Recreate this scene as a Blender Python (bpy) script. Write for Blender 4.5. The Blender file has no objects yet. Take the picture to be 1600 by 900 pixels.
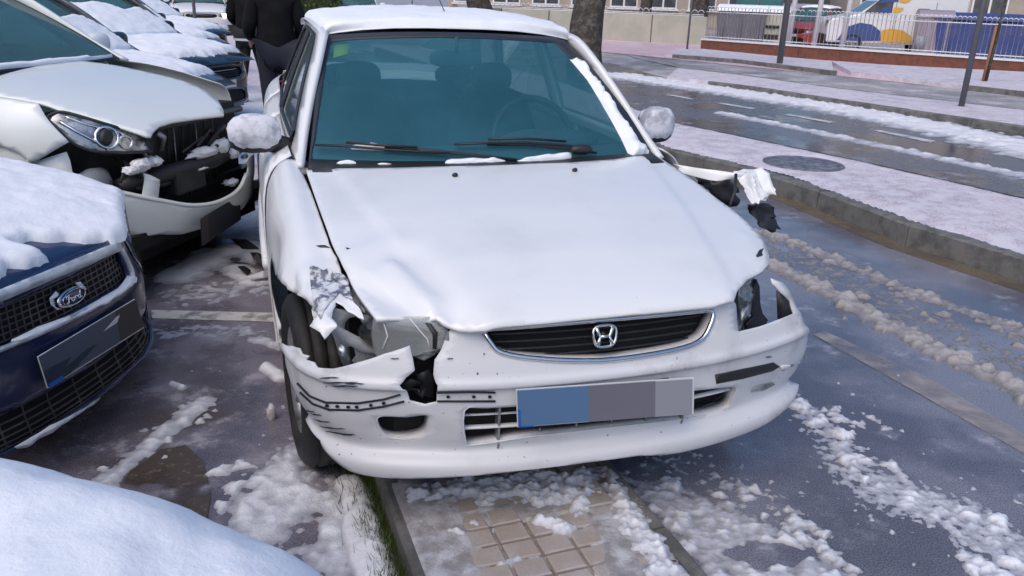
import bpy, bmesh, math, random
import numpy as np
from math import radians, sin, cos, pi
from mathutils import Vector, Matrix, noise
from mathutils.geometry import delaunay_2d_cdt

random.seed(7); RNG = np.random.default_rng(7)
SC = bpy.context.scene
COL = SC.collection

# ------------------------------------------------------------------ camera
F_PX, PITCH, ROLL, CAM_H = 1274.6, radians(19.93), radians(1.885), 1.5466
_fw = np.array([0, cos(PITCH), -sin(PITCH)]); _rt0 = np.array([1., 0, 0]); _dn0 = np.cross(_fw, _rt0)
_rt = _rt0 * cos(ROLL) - _dn0 * sin(ROLL); _dn = _dn0 * cos(ROLL) + _rt0 * sin(ROLL)
CAM_R = np.array([_rt, _dn, _fw]); CAM_O = np.array([0, 0, CAM_H])
cam_d = bpy.data.cameras.new('camera'); cam = bpy.data.objects.new('camera', cam_d); COL.objects.link(cam)
cam_d.sensor_width = 36; cam_d.lens = 36 * F_PX / 1600; cam_d.clip_end = 900; cam_d.clip_start = 0.02
m = Matrix.Identity(4)
for i in range(3):
    m[i][0] = _rt[i]; m[i][1] = -_dn[i]; m[i][2] = -_fw[i]; m[i][3] = CAM_O[i]
cam.matrix_world = m
SC.camera = cam

# ------------------------------------------------------------------ sky and sun (overcast winter dusk)
SUN_EL, SUN_AZ = radians(52), radians(205)
W = bpy.data.worlds.new('World'); SC.world = W; W.use_nodes = True
wn = W.node_tree.nodes; wl = W.node_tree.links
sky = wn.new('ShaderNodeTexSky'); sky.sky_type = 'NISHITA'; sky.sun_disc = False
sky.sun_elevation = SUN_EL; sky.sun_rotation = SUN_AZ; sky.air_density = 1.0; sky.dust_density = 4.0; sky.ozone_density = 1.5
hs = wn.new('ShaderNodeHueSaturation'); hs.inputs['Saturation'].default_value = 1.4
wl.new(sky.outputs[0], hs.inputs['Color']); wl.new(hs.outputs[0], wn['Background'].inputs['Color'])
wn['Background'].inputs['Strength'].default_value = 0.13
sd = bpy.data.lights.new('sun', 'SUN'); sd.energy = 0.5; sd.angle = radians(75); sd.color = (0.80, 0.94, 1.0)
sun = bpy.data.objects.new('sun', sd); COL.objects.link(sun)
_sv = Vector((sin(SUN_AZ) * cos(SUN_EL), cos(SUN_AZ) * cos(SUN_EL), sin(SUN_EL)))
sun.rotation_euler = _sv.to_track_quat('Z', 'Y').to_euler()
SC.view_settings.view_transform = 'Standard'; SC.view_settings.look = 'None'
SC.view_settings.exposure = 0.38; SC.view_settings.gamma = 1.0
SC.render.engine = 'CYCLES'

# ------------------------------------------------------------------ helpers: frames, surfaces, tracing
class Frame:
    """a thing's own upright frame: x = its width, y = towards its back, z = up"""
    def __init__(s, x, y, z=0., yaw=0., roll=0.):
        s.t = np.array([x, y, z]); cy, sy = cos(yaw), sin(yaw)
        s.R = np.array([[cy, -sy, 0], [sy, cy, 0], [0, 0, 1]]) @ np.array([[cos(roll), 0, sin(roll)], [0, 1, 0], [-sin(roll), 0, cos(roll)]])
    def w(s, p): return np.asarray(p, float) @ s.R.T + s.t
    def l(s, p): return (np.asarray(p, float) - s.t) @ s.R
    def mat(s):
        M = Matrix.Identity(4)
        for i in range(3):
            for j in range(3): M[i][j] = s.R[i][j]
            M[i][3] = s.t[i]
        return M
WORLD = Frame(0, 0, 0)

def project(pw):
    q = (np.asarray(pw, float) - CAM_O) @ CAM_R.T
    return np.stack([800 + F_PX * q[..., 0] / q[..., 2], 450 + F_PX * q[..., 1] / q[..., 2]], -1)
def ray(px, py): return np.array([(px - 800) / F_PX, (py - 450) / F_PX, 1.]) @ CAM_R
def ground(px, py, z=0.):
    d = ray(px, py); t = (z - CAM_H) / d[2]; return CAM_O + d * t
def onplane(fr, px, py, ax, val):
    """point of the thing's plane (axis ax at val) seen at a photograph position, in the thing's own frame"""
    d = ray(px, py) @ fr.R; o = fr.l(CAM_O); t = (val - o[ax]) / d[ax]; return o + d * t

def cr(P, t):
    """Catmull-Rom through P (n,...) at t in [0,1]"""
    P = np.asarray(P, float); n = len(P)
    t = np.clip(np.asarray(t, float), 0, 1) * (n - 1); i = np.minimum(t.astype(int), n - 2); f = t - i
    f = f.reshape(f.shape + (1,) * (P.ndim - 1))
    Pe = np.concatenate([[2 * P[0] - P[1]], P, [2 * P[-1] - P[-2]]])
    a, b, c, d = Pe[i], Pe[i + 1], Pe[i + 2], Pe[i + 3]
    return .5 * (2 * b + (c - a) * f + (2 * a - 5 * b + 4 * c - d) * f * f + (3 * b - a - 3 * c + d) * f ** 3)

class Net:
    """smooth surface through a grid of control points ctrl[row v][column u]"""
    def __init__(s, ctrl, deform=None):
        s.c = np.asarray(ctrl, float); s.d = deform
    def __call__(s, u, v):
        u = np.atleast_1d(np.asarray(u, float)); v = np.atleast_1d(np.asarray(v, float))
        C = s.c; nv = C.shape[0]
        rows = np.stack([cr(C[k], u) for k in range(nv)], 1)          # (n, nv, 3)
        n = len(u); t = np.clip(v, 0, 1) * (nv - 1); i = np.minimum(t.astype(int), nv - 2); f = (t - i)[:, None]
        Pe = np.concatenate([2 * rows[:, :1] - rows[:, 1:2], rows, 2 * rows[:, -1:] - rows[:, -2:-1]], 1)
        k = np.arange(n); a, b, c, d = Pe[k, i], Pe[k, i + 1], Pe[k, i + 2], Pe[k, i + 3]
        p = .5 * (2 * b + (c - a) * f + (2 * a - 5 * b + 4 * c - d) * f * f + (3 * b - a - 3 * c + d) * f ** 3)
        return s.d(p) if s.d else p
    def normal(s, u, v, e=2e-3):
        a = s(np.clip(u + e, 0, 1), v) - s(np.clip(u - e, 0, 1), v); b = s(u, np.clip(v + e, 0, 1)) - s(u, np.clip(v - e, 0, 1))
        n = np.cross(a, b); return n / (np.linalg.norm(n, axis=1, keepdims=True) + 1e-12)

def trace(fr, S, pts, N=90):
    """surface parameters of the points of S seen at photograph positions pts"""
    g = np.linspace(0, 1, N); U, V = [a.ravel() for a in np.meshgrid(g, g)]
    Pw = fr.w(S(U, V)); Q = project(Pw); dep = (Pw - CAM_O) @ CAM_R[2]
    out = []
    for p in pts:
        d = np.hypot(Q[:, 0] - p[0], Q[:, 1] - p[1]); near = d < d.min() + 4
        k = np.where(near)[0][np.argmin(dep[near] + d[near] * .05)]; uv = np.array([U[k], V[k]])
        for it in range(8):
            e = 1e-3; us = np.clip([uv[0], uv[0] + e, uv[0]], 0, 1); vs = np.clip([uv[1], uv[1], uv[1] + e], 0, 1)
            if us[1] == us[0]: us[1] -= e
            if vs[2] == vs[0]: vs[2] -= e
            q = project(fr.w(S(us, vs))); r = np.array(p, float) - q[0]
            J = np.stack([(q[1] - q[0]) / (us[1] - us[0]), (q[2] - q[0]) / (vs[2] - vs[0])], 1)
            try: st = np.linalg.lstsq(J.T @ J + np.eye(2) * 1e-2, J.T @ r, rcond=None)[0]
            except Exception: break
            L = np.abs(st).max()
            if L > .05: st *= .05 / L
            uv = np.clip(uv + st, 0, 1)
        out.append(uv)
    return np.array(out)

def smooth_loop(pts, k=4):
    P = np.asarray(pts, float); n = len(P); out = []
    for i in range(n):
        a, b, c, d = P[i - 1], P[i], P[(i + 1) % n], P[(i + 2) % n]
        for j in range(k):
            f = j / k; out.append(.5 * (2 * b + (c - a) * f + (2 * a - 5 * b + 4 * c - d) * f * f + (3 * b - a - 3 * c + d) * f ** 3))
    return np.array(out)
def dense_loop(pts, step):
    P = np.asarray(pts, float); out = []
    for i in range(len(P)):
        a, b = P[i], P[(i + 1) % len(P)]; n = max(1, int(np.ceil(np.abs(b - a).max() / step)))
        for j in range(n): out.append(a + (b - a) * j / n)
    return np.array(out)
def inside(poly, Q):
    x, y = Q[:, 0], Q[:, 1]; c = np.zeros(len(Q), bool); P = np.asarray(poly)
    for i in range(len(P)):
        x1, y1 = P[i - 1]; x2, y2 = P[i]
        if y1 == y2: continue
        c ^= ((y1 > y) != (y2 > y)) & (x < (x2 - x1) * (y - y1) / (y2 - y1) + x1)
    return c
def edge_dist(poly, Q):
    P = np.asarray(poly); d = np.full(len(Q), 1e9)
    for i in range(len(P)):
        a, b = P[i - 1], P[i]; ab = b - a; L = (ab ** 2).sum() + 1e-14
        t = np.clip(((Q - a) @ ab) / L, 0, 1); d = np.minimum(d, np.hypot(*(Q - a - t[:, None] * ab).T))
    return d

def triangulate(outer, holes=(), step=.03):
    """plane triangles of an outline with holes and an inner grid"""
    loops = [np.asarray(outer)] + [np.asarray(h) for h in holes]
    lo, hi = loops[0].min(0), loops[0].max(0)
    gx = np.arange(lo[0] + step * .5, hi[0], step); gy = np.arange(lo[1] + step * .5, hi[1], step)
    X, Y = np.meshgrid(gx, gy); X[1::2] += step * .5
    G = np.stack([X.ravel(), Y.ravel()], 1); k = inside(loops[0], G)
    for h in loops[1:]: k &= ~inside(h, G)
    G = G[k]
    if len(G):
        d = edge_dist(loops[0], G)
        for h in loops[1:]: d = np.minimum(d, edge_dist(h, G))
        G = G[d > step * .4]
    V = []; E = []
    for L in loops:
        o = len(V); V += [Vector((float(a), float(b))) for a, b in L]; E += [(o + i, o + (i + 1) % len(L)) for i in range(len(L))]
    V += [Vector((float(a), float(b))) for a, b in G]
    vo, eo, fo = delaunay_2d_cdt(V, E, [], 0, 1e-7)[:3]
    vo = np.array([(v.x, v.y) for v in vo]); T = np.array([f for f in fo if len(f) == 3])
    a_, b_, c_ = vo[T[:, 0]], vo[T[:, 1]], vo[T[:, 2]]; ar = np.abs((b_ - a_)[:, 0] * (c_ - a_)[:, 1] - (b_ - a_)[:, 1] * (c_ - a_)[:, 0]); T = T[ar > 2e-3 * step * step]
    c = vo[T].mean(1); k = inside(loops[0], c)
    for h in loops[1:]: k &= ~inside(h, c)
    return vo, T[k]

# ------------------------------------------------------------------ helpers: objects
def mesh_obj(name, verts, faces, mat, parent=None, smooth=True, solid=0., bevel=0.):
    me = bpy.data.meshes.new(name); me.from_pydata([tuple(map(float, v)) for v in verts], [], [tuple(map(int, f)) for f in faces])
    if smooth: me.polygons.foreach_set('use_smooth', [True] * len(me.polygons))
    me.update(); me.materials.append(mat)
    o = bpy.data.objects.new(name, me); COL.objects.link(o)
    if parent: o.parent = parent
    if bevel:
        b = o.modifiers.new('b', 'BEVEL'); b.width = bevel; b.segments = 2; b.limit_method = 'ANGLE'
    if solid:
        sm = o.modifiers.new('s', 'SOLIDIFY'); sm.thickness = abs(solid); sm.offset = -1 if solid > 0 else 1
    return o
def tag(o, label=None, cat=None, group=None, kind=None):
    if label: o['label'] = label
    if cat: o['category'] = cat
    if group: o['group'] = group
    if kind: o['kind'] = kind
    return o
def thing(name, label, cat, fr=WORLD, group=None):
    o = bpy.data.objects.new(name, None); COL.objects.link(o); o.matrix_world = fr.mat(); o.empty_display_size = .2
    return tag(o, label, cat, group)

CORE = np.array([0, 2., .4])      # middle of a car in its own frame: panels face away from it
def sheet(name, S, outer, mat, parent, holes=(), step=.03, off=0., solid=.003, wall=None, post=None):
    """a panel lying on surface S inside an outline (surface parameters), with openings; wall = depth vector of the openings' sides"""
    vo, T = triangulate(outer, holes, step)
    P = S(vo[:, 0], vo[:, 1]); NN = S.normal(vo[:, 0], vo[:, 1])
    sg = 1. if ((NN * (P - CORE)).sum(1)).mean() > 0 else -1.
    if off: P = P + NN * off * sg
    fn = np.cross(P[T[:, 1]] - P[T[:, 0]], P[T[:, 2]] - P[T[:, 0]])
    flip = (fn * (P[T].mean(1) - CORE)).sum() < 0
    if post is not None: P = post(P, vo)
    V = [tuple(p) for p in P]; Fc = [tuple(t) for t in T]
    if wall is not None:
        for h in holes:
            a = S(h[:, 0], h[:, 1]); n = len(V); k = len(h)
            V += [tuple(p) for p in a] + [tuple(p) for p in a * .5 + (a + wall) * .5] + [tuple(p) for p in a + wall]
            for i in range(k):
                j = (i + 1) % k
                Fc += [(n + i, n + j, n + k + j, n + k + i), (n + k + i, n + k + j, n + 2 * k + j, n + 2 * k + i)]
    if flip: Fc = [f[::-1] for f in Fc]
    return mesh_obj(name, V, Fc, mat, parent, solid=solid)

def fbm(P, sc, seed=0., octv=4):
    out = np.empty(len(P))
    for i, p in enumerate(P): out[i] = noise.fractal(Vector((p[0] * sc + seed, p[1] * sc - seed * 1.7, p[2] * sc + seed * .3)), 1.0, 2.0, octv)
    return out
def sstep(a, b, x):
    t = np.clip((x - a) / (b - a), 0, 1); return t * t * (3 - 2 * t)

def snow_cap(name, S, outer, mat, parent, T=.03, edge=.04, step=.02, nsc=9., amp=.35, seed=0., ragged=0., metric=None, up=False):
    """a layer of snow lying on surface S inside an outline; thickness swells from the rim"""
    outer = dense_loop(outer, step)
    if ragged:
        P0 = S(outer[:, 0], outer[:, 1]); nz = fbm(P0, 38., seed, 4); c = outer.mean(0)
        outer = np.clip(outer + (outer - c) * (nz * ragged)[:, None], 0, 1)
    vo, Tr = triangulate(outer, (), step)
    P = S(vo[:, 0], vo[:, 1]); N = S.normal(vo[:, 0], vo[:, 1])
    flip = (N * (P - CORE)).sum() < 0
    if up: flip = N[:, 2].sum() < 0
    if flip: N = -N
    sc = metric or np.linalg.norm(P.max(0) - P.min(0)) / np.linalg.norm(vo.max(0) - vo.min(0))
    d = edge_dist(outer, vo) * sc
    nz = fbm(P, nsc, seed, 5); n2 = fbm(P, nsc * 5, seed + 3, 3)
    h = T * np.sqrt(np.clip(d / edge, 0, 1)) * (1 + amp * nz + amp * .35 * n2) - .002 * (d < 1e-6)
    P = P + N * h[:, None]
    fn = np.cross(P[Tr[:, 1]] - P[Tr[:, 0]], P[Tr[:, 2]] - P[Tr[:, 0]])
    if (fn * N[Tr[:, 0]]).sum() < 0: Tr = Tr[:, ::-1]
    return mesh_obj(name, P, Tr, mat, parent)

def tube(name, pts, r, mat, parent=None, seg=8, caps=True, closed=False, flat=1.):
    pts = [Vector(p) for p in pts]; n = len(pts); V = []; Fc = []
    rr = r if hasattr(r, '__len__') else [r] * n
    up = Vector((0, 0, 1))
    for i, p in enumerate(pts):
        d = (pts[(i + 1) % n] - pts[i - 1]) if closed else (pts[min(i + 1, n - 1)] - pts[max(i - 1, 0)])
        d.normalize(); a = d.cross(up)
        if a.length < 1e-3: a = d.cross(Vector((1, 0, 0)))
        a.normalize(); b = a.cross(d)
        for k in range(seg):
            t = 2 * pi * k / seg; V.append(p + a * cos(t) * rr[i] + b * sin(t) * rr[i] * flat)
    for i in range(n if closed else n - 1):
        j = (i + 1) % n
        for k in range(seg):
            Fc.append((i * seg + k, i * seg + (k + 1) % seg, j * seg + (k + 1) % seg, j * seg + k))
    if caps and not closed: Fc += [tuple(range(seg))[::-1], tuple((n - 1) * seg + k for k in range(seg))]
    return mesh_obj(name, V, Fc, mat, parent)

def box(name, lo, hi, mat, parent=None, bevel=.0, M=None, smooth=False):
    x0, y0, z0 = lo; x1, y1, z1 = hi
    V = [(x0, y0, z0), (x1, y0, z0), (x1, y1, z0), (x0, y1, z0), (x0, y0, z1), (x1, y0, z1), (x1, y1, z1), (x0, y1, z1)]
    Fc = [(0, 3, 2, 1), (4, 5, 6, 7), (0, 1, 5, 4), (1, 2, 6, 5), (2, 3, 7, 6), (3, 0, 4, 7)]
    o = mesh_obj(name, V, Fc, mat, parent, smooth=smooth, bevel=bevel)
    if M is not None: o.data.transform(M)
    return o
def lathe(name, prof, mat, parent=None, seg=40, axis='x', M=None, smooth=True):
    """prof: list of (along axis, radius)"""
    V = []; Fc = []; n = len(prof)
    for i in range(seg):
        t = 2 * pi * i / seg
        for a, r in prof: V.append((a, r * cos(t), r * sin(t)) if axis == 'x' else (r * cos(t), r * sin(t), a))
    for i in range(seg):
        j = (i + 1) % seg
        for k in range(n - 1): Fc.append((i * n + k, j * n + k, j * n + k + 1, i * n + k + 1))
    o = mesh_obj(name, V, Fc, mat, parent, smooth=smooth)
    if M is not None: o.data.transform(M)
    return o
def blob(name, c, rad, mat, parent=None, sub=3, amp=.12, sc=6., seed=0., sq=1.):
    bm = bmesh.new(); bmesh.ops.create_icosphere(bm, subdivisions=sub, radius=1)
    for v in bm.verts:
        p = v.co.copy()
        if sq != 1.: p = Vector([math.copysign(abs(a) ** sq, a) for a in p])
        p *= 1 + amp * noise.fractal(v.co * sc * .3 + Vector((seed, -seed, seed * .5)), 1., 2., 3)
        v.co = Vector((p.x * rad[0] + c[0], p.y * rad[1] + c[1], p.z * rad[2] + c[2]))
    me = bpy.data.meshes.new(name); bm.to_mesh(me); bm.free(); me.materials.append(mat)
    me.polygons.foreach_set('use_smooth', [True] * len(me.polygons))
    o = bpy.data.objects.new(name, me); COL.objects.link(o)
    if parent: o.parent = parent
    return o

# ------------------------------------------------------------------ materials
def mat(name, col, rough=.5, metal=0., col2=None, nsc=8., lo=.4, hi=.65, bump=0., bsc=60., rough2=None, coat=0., spec=.5, emit=None, estr=0., alpha=1., trans=0., sss=0., detail=6., bdist=.01):
    M = bpy.data.materials.new(name); M.use_nodes = True; nt = M.node_tree; B = nt.nodes['Principled BSDF']; L = nt.links
    c4 = lambda c: (*c, 1.) if len(c) == 3 else c
    B.inputs['Base Color'].default_value = c4(col); B.inputs['Roughness'].default_value = rough; B.inputs['Metallic'].default_value = metal
    B.inputs['Specular IOR Level'].default_value = spec; B.inputs['Coat Weight'].default_value = coat; B.inputs['Coat Roughness'].default_value = .06
    B.inputs['Transmission Weight'].default_value = trans; B.inputs['Alpha'].default_value = alpha
    if sss: B.inputs['Subsurface Weight'].default_value = sss; B.inputs['Subsurface Radius'].default_value = (.02, .025, .03); B.inputs['Subsurface Scale'].default_value = .6
    if emit: B.inputs['Emission Color'].default_value = c4(emit); B.inputs['Emission Strength'].default_value = estr
    tc = nt.nodes.new('ShaderNodeTexCoord')
    def nz(scale, det=detail):
        n = nt.nodes.new('ShaderNodeTexNoise'); n.inputs['Scale'].default_value = scale; n.inputs['Detail'].default_value = det; n.inputs['Roughness'].default_value = .62
        L.new(tc.outputs['Object'], n.inputs['Vector']); return n
    if col2 is not None or rough2 is not None:
        n = nz(nsc); mr = nt.nodes.new('ShaderNodeMapRange'); mr.interpolation_type = 'SMOOTHSTEP'
        mr.inputs['From Min'].default_value = lo; mr.inputs['From Max'].default_value = hi; L.new(n.outputs['Fac'], mr.inputs['Value'])
        if col2 is not None:
            mx = nt.nodes.new('ShaderNodeMix'); mx.data_type = 'RGBA'; mx.inputs['A'].default_value = c4(col); mx.inputs['B'].default_value = c4(col2)
            L.new(mr.outputs[0], mx.inputs['Factor']); L.new(mx.outputs['Result'], B.inputs['Base Color'])
        if rough2 is not None:
            m2 = nt.nodes.new('ShaderNodeMapRange'); m2.inputs['To Min'].default_value = rough; m2.inputs['To Max'].default_value = rough2
            L.new(mr.outputs[0], m2.inputs['Value']); L.new(m2.outputs[0], B.inputs['Roughness'])
    if bump:
        n = nz(bsc, 8); bp = nt.nodes.new('ShaderNodeBump'); bp.inputs['Strength'].default_value = bump; bp.inputs['Distance'].default_value = bdist
        L.new(n.outputs['Fac'], bp.inputs['Height']); L.new(bp.outputs[0], B.inputs['Normal'])
    return M
def glassy(name, tint, body, amount, rough=.05, gloss=.08, film=None):
    """car glass: tinted see-through with a misted film and a faint gloss"""
    M = bpy.data.materials.new(name); M.use_nodes = True; nt = M.node_tree; N = nt.nodes; L = nt.links
    for n in list(N): N.remove(n)
    o = N.new('ShaderNodeOutputMaterial'); t = N.new('ShaderNodeBsdfTransparent'); t.inputs[0].default_value = (*tint, 1)
    d = N.new('ShaderNodeBsdfDiffuse'); d.inputs[0].default_value = (*body, 1); gl = N.new('ShaderNodeBsdfGlossy'); gl.inputs['Roughness'].default_value = rough
    tc = N.new('ShaderNodeTexCoord'); nz = N.new('ShaderNodeTexNoise'); nz.inputs['Scale'].default_value = 3.; nz.inputs['Detail'].default_value = 5.
    L.new(tc.outputs['Object'], nz.inputs['Vector']); mr = N.new('ShaderNodeMapRange'); mr.inputs['From Min'].default_value = .3; mr.inputs['From Max'].default_value = .7
    mr.inputs['To Min'].default_value = amount * .8; mr.inputs['To Max'].default_value = min(1, amount * 1.2); L.new(nz.outputs['Fac'], mr.inputs['Value'])
    a = N.new('ShaderNodeMixShader'); L.new(mr.outputs[0], a.inputs[0]); L.new(t.outputs[0], a.inputs[1]); L.new(d.outputs[0], a.inputs[2])
    b = N.new('ShaderNodeMixShader'); lw = N.new('ShaderNodeLayerWeight'); lw.inputs[0].default_value = .35
    mm = N.new('ShaderNodeMath'); mm.operation = 'MULTIPLY_ADD'; mm.inputs[1].default_value = gloss * 3; mm.inputs[2].default_value = gloss * .5
    L.new(lw.outputs['Fresnel'], mm.inputs[0]); L.new(mm.outputs[0], b.inputs[0]); L.new(a.outputs[0], b.inputs[1]); L.new(gl.outputs[0], b.inputs[2])
    L.new(b.outputs[0], o.inputs[0]); return M

M = {}
M['white_paint'] = mat('white_paint', (.78, .79, .8), .32, coat=.35, col2=(.70, .71, .72), nsc=2.5, lo=.45, hi=.75)
M['white_bumper'] = mat('white_bumper', (.66, .67, .70), .42, coat=.15, col2=(.46, .45, .46), nsc=5., lo=.50, hi=.78)
M['torn_paint'] = mat('torn_paint', (.66, .68, .71), .45, col2=(.13, .14, .19), nsc=26., lo=.47, hi=.58, bump=.5, bsc=30.)
M['inner_metal'] = mat('inner_metal', (.46, .47, .49), .4, .15, col2=(.25, .25, .26), nsc=18., lo=.45, hi=.7, bump=.2, bsc=40.)
M['bare_metal'] = mat('bare_metal', (.42, .43, .45), .42, .7, col2=(.2, .2, .2), nsc=14., lo=.45, hi=.7, bump=.15, bsc=40.)
M['black_plastic'] = mat('black_plastic', (.018, .019, .022), .5, col2=(.05, .05, .055), nsc=12., lo=.5, hi=.8)
M['rubber_seal'] = mat('rubber_seal', (.022, .026, .04), .55)
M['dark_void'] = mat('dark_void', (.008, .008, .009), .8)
M['chrome'] = mat('chrome', (.75, .76, .78), .14, 1.)
M['rubber'] = mat('rubber', (.018, .018, .019), .7, col2=(.05, .048, .045), nsc=9., lo=.5, hi=.75, bump=.3, bsc=50.)
M['rim'] = mat('rim', (.45, .46, .48), .4, .6, col2=(.15, .14, .13), nsc=9., lo=.5, hi=.75)
M['snow'] = mat('snow', (.87, .89, .93), .85, col2=(.82, .85, .91), nsc=14., lo=.35, hi=.7, bump=.4, bsc=75., spec=.2, bdist=.006)
M['dirty_snow'] = mat('dirty_snow', (.80, .81, .84), .7, col2=(.50, .47, .46), nsc=9., lo=.45, hi=.72, bump=.5, bsc=90., spec=.3, bdist=.008)
M['plate_blue'] = mat('plate_blue', (.10, .19, .34), .45); M['plate_grey'] = mat('plate_grey', (.17, .17, .21), .45)
M['plate_light'] = mat('plate_light', (.30, .31, .35), .45); M['plate_dark'] = mat('plate_dark', (.025, .03, .04), .5)
M['plate_white'] = mat('plate_white', (.7, .71, .73), .4); M['eu_blue'] = mat('eu_blue', (.02, .12, .5), .4)
M['wind_glass'] = glassy('wind_glass', (.66, .90, .92), (.055, .21, .29), .42, gloss=.025)
M['side_glass'] = glassy('side_glass', (.75, .85, .85), (.3, .36, .38), .12, gloss=.2)
M['interior'] = mat('interior', (.05, .075, .085), .8, col2=(.035, .05, .06), nsc=6.)
M['lens'] = glassy('lens', (.75, .78, .78), (.45, .47, .47), .35, rough=.1, gloss=.18)
M['reflector'] = mat('reflector', (.6, .61, .62), .25, .85, col2=(.3, .31, .31), nsc=20., lo=.4, hi=.6, bump=.3, bsc=30.)
M['amber'] = mat('amber', (.6, .12, .03), .3); M['red_lens'] = mat('red_lens', (.35, .02, .02), .25)

def slush_mat(name, thick, thin, rough=.8, nsc=16., bsc=110.):
    """snow or slush: white where deep, grey and wet where thin (depth is stored on the mesh)"""
    Mt = mat(name, thick, rough, col2=tuple(c * .9 for c in thick), nsc=nsc, lo=.35, hi=.7, bump=.6, bsc=bsc, spec=.3, bdist=.008); nt = Mt.node_tree; B = nt.nodes['Principled BSDF']
    at = nt.nodes.new('ShaderNodeAttribute'); at.attribute_name = 'depth'; mx = nt.nodes.new('ShaderNodeMix'); mx.data_type = 'RGBA'; mx.inputs['A'].default_value = (*thin, 1)
    src = B.inputs['Base Color'].links[0].from_socket; nt.links.new(src, mx.inputs['B']); mr = nt.nodes.new('ShaderNodeMapRange'); mr.inputs['From Max'].default_value = .55; nt.links.new(at.outputs['Fac'], mr.inputs['Value']); nt.links.new(mr.outputs[0], mx.inputs['Factor']); nt.links.new(mx.outputs['Result'], B.inputs['Base Color'])
    m2 = nt.nodes.new('ShaderNodeMapRange'); m2.inputs['From Max'].default_value = .5; m2.inputs['To Min'].default_value = .22; m2.inputs['To Max'].default_value = rough; nt.links.new(at.outputs['Fac'], m2.inputs['Value']); nt.links.new(m2.outputs[0], B.inputs['Roughness']); return Mt
M['wet_snow'] = slush_mat('wet_snow', (.82, .84, .90), (.33, .33, .38)); M['wet_ice'] = slush_mat('wet_ice', (.68, .70, .76), (.27, .265, .29)); M['brown_slush'] = slush_mat('brown_slush', (.40, .38, .38), (.19, .182, .19)); M['track_snow'] = slush_mat('track_snow', (.74, .74, .78), (.30, .30, .33), bsc=40.)

def specks(mt, scale=160., thr=.70, col=(.08, .075, .07), streak=False):
    """small dirt spots over a paint"""
    nt = mt.node_tree; B = nt.nodes['Principled BSDF']; tc = nt.nodes.new('ShaderNodeTexCoord'); n = nt.nodes.new('ShaderNodeTexNoise'); n.inputs['Scale'].default_value = scale; n.inputs['Detail'].default_value = 3.; nt.links.new(tc.outputs['Object'], n.inputs['Vector'])
    r = nt.nodes.new('ShaderNodeMapRange'); r.inputs['From Min'].default_value = thr; r.inputs['From Max'].default_value = thr + .05; nt.links.new(n.outputs['Fac'], r.inputs['Value'])
    mx = nt.nodes.new('ShaderNodeMix'); mx.data_type = 'RGBA'; mx.inputs['B'].default_value = (*col, 1); nt.links.new(r.outputs[0], mx.inputs['Factor']); nt.links.new(B.inputs['Base Color'].links[0].from_socket, mx.inputs['A']); nt.links.new(mx.outputs['Result'], B.inputs['Base Color'])
specks(M['white_bumper'], 70., .70); specks(M['white_paint'], 120., .745, (.2, .2, .2))
M['mirror_snow'] = mat('mirror_snow', (.70, .71, .77), .8, col2=(.34, .35, .40), nsc=11., lo=.45, hi=.66, bump=.5, bsc=120., bdist=.006)
# ================================================================== the setting
def wet_mat(name, dry, wet, film, nsc=1.6, filmlo=.52, filmhi=.68, grain=180., rlo=.12, rhi=.55, warm=None, fsc=5., gb=.22):
    """wet asphalt: dark soaked patches, paler ones, a thin film of slush, fine grain"""
    Mt = bpy.data.materials.new(name); Mt.use_nodes = True; nt = Mt.node_tree; N = nt.nodes; L = nt.links; B = N['Principled BSDF']
    tc = N.new('ShaderNodeTexCoord')
    def nz(s, d=7, r=.6):
        n = N.new('ShaderNodeTexNoise'); n.inputs['Scale'].default_value = s; n.inputs['Detail'].default_value = d; n.inputs['Roughness'].default_value = r
        L.new(tc.outputs['Object'], n.inputs['Vector']); return n.outputs['Fac']
    def mr(x, a, b, c=0., d=1.):
        q = N.new('ShaderNodeMapRange'); q.interpolation_type = 'SMOOTHSTEP'; L.new(x, q.inputs['Value'])
        for k, v in zip(('From Min', 'From Max', 'To Min', 'To Max'), (a, b, c, d)): q.inputs[k].default_value = v
        return q.outputs[0]
    def mix(f, a, b):
        q = N.new('ShaderNodeMix'); q.data_type = 'RGBA'; L.new(f, q.inputs['Factor'])
        for k, v in (('A', a), ('B', b)):
            if isinstance(v, tuple): q.inputs[k].default_value = (*v, 1)
            else: L.new(v, q.inputs[k])
        return q.outputs['Result']
    wetf = mr(nz(nsc), .42, .6); c = mix(wetf, dry, wet)
    if warm: c = mix(mr(nz(nsc * .8 + .3), .55, .7), c, warm)
    gr = nz(grain, 2); g2 = N.new('ShaderNodeMix'); g2.data_type = 'RGBA'; g2.blend_type = 'OVERLAY'; g2.inputs['Factor'].default_value = .55
    L.new(c, g2.inputs['A']); cg = N.new('ShaderNodeCombineColor')
    for k in range(3): L.new(mr(gr, .3, .7, .15, .85), cg.inputs[k])
    L.new(cg.outputs[0], g2.inputs['B']); c = g2.outputs['Result']
    ff = nz(fsc, 10, .68); fm = mr(ff, filmlo, filmhi); c = mix(fm, c, film)
    L.new(c, B.inputs['Base Color'])
    r1 = mr(wetf, 0, 1, rhi, rlo); q = N.new('ShaderNodeMath'); q.operation = 'MAXIMUM'; L.new(r1, q.inputs[0]); L.new(mr(ff, filmlo, filmhi, 0., .6), q.inputs[1]); L.new(q.outputs[0], B.inputs['Roughness'])
    b1 = N.new('ShaderNodeBump'); b1.inputs['Strength'].default_value = gb; b1.inputs['Distance'].default_value = .003; L.new(gr, b1.inputs['Height'])
    b2 = N.new('ShaderNodeBump'); b2.inputs['Strength'].default_value = .35; b2.inputs['Distance'].default_value = .012; L.new(ff, b2.inputs['Height']); L.new(b1.outputs[0], b2.inputs['Normal'])
    L.new(b2.outputs[0], B.inputs['Normal']); return Mt

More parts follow.
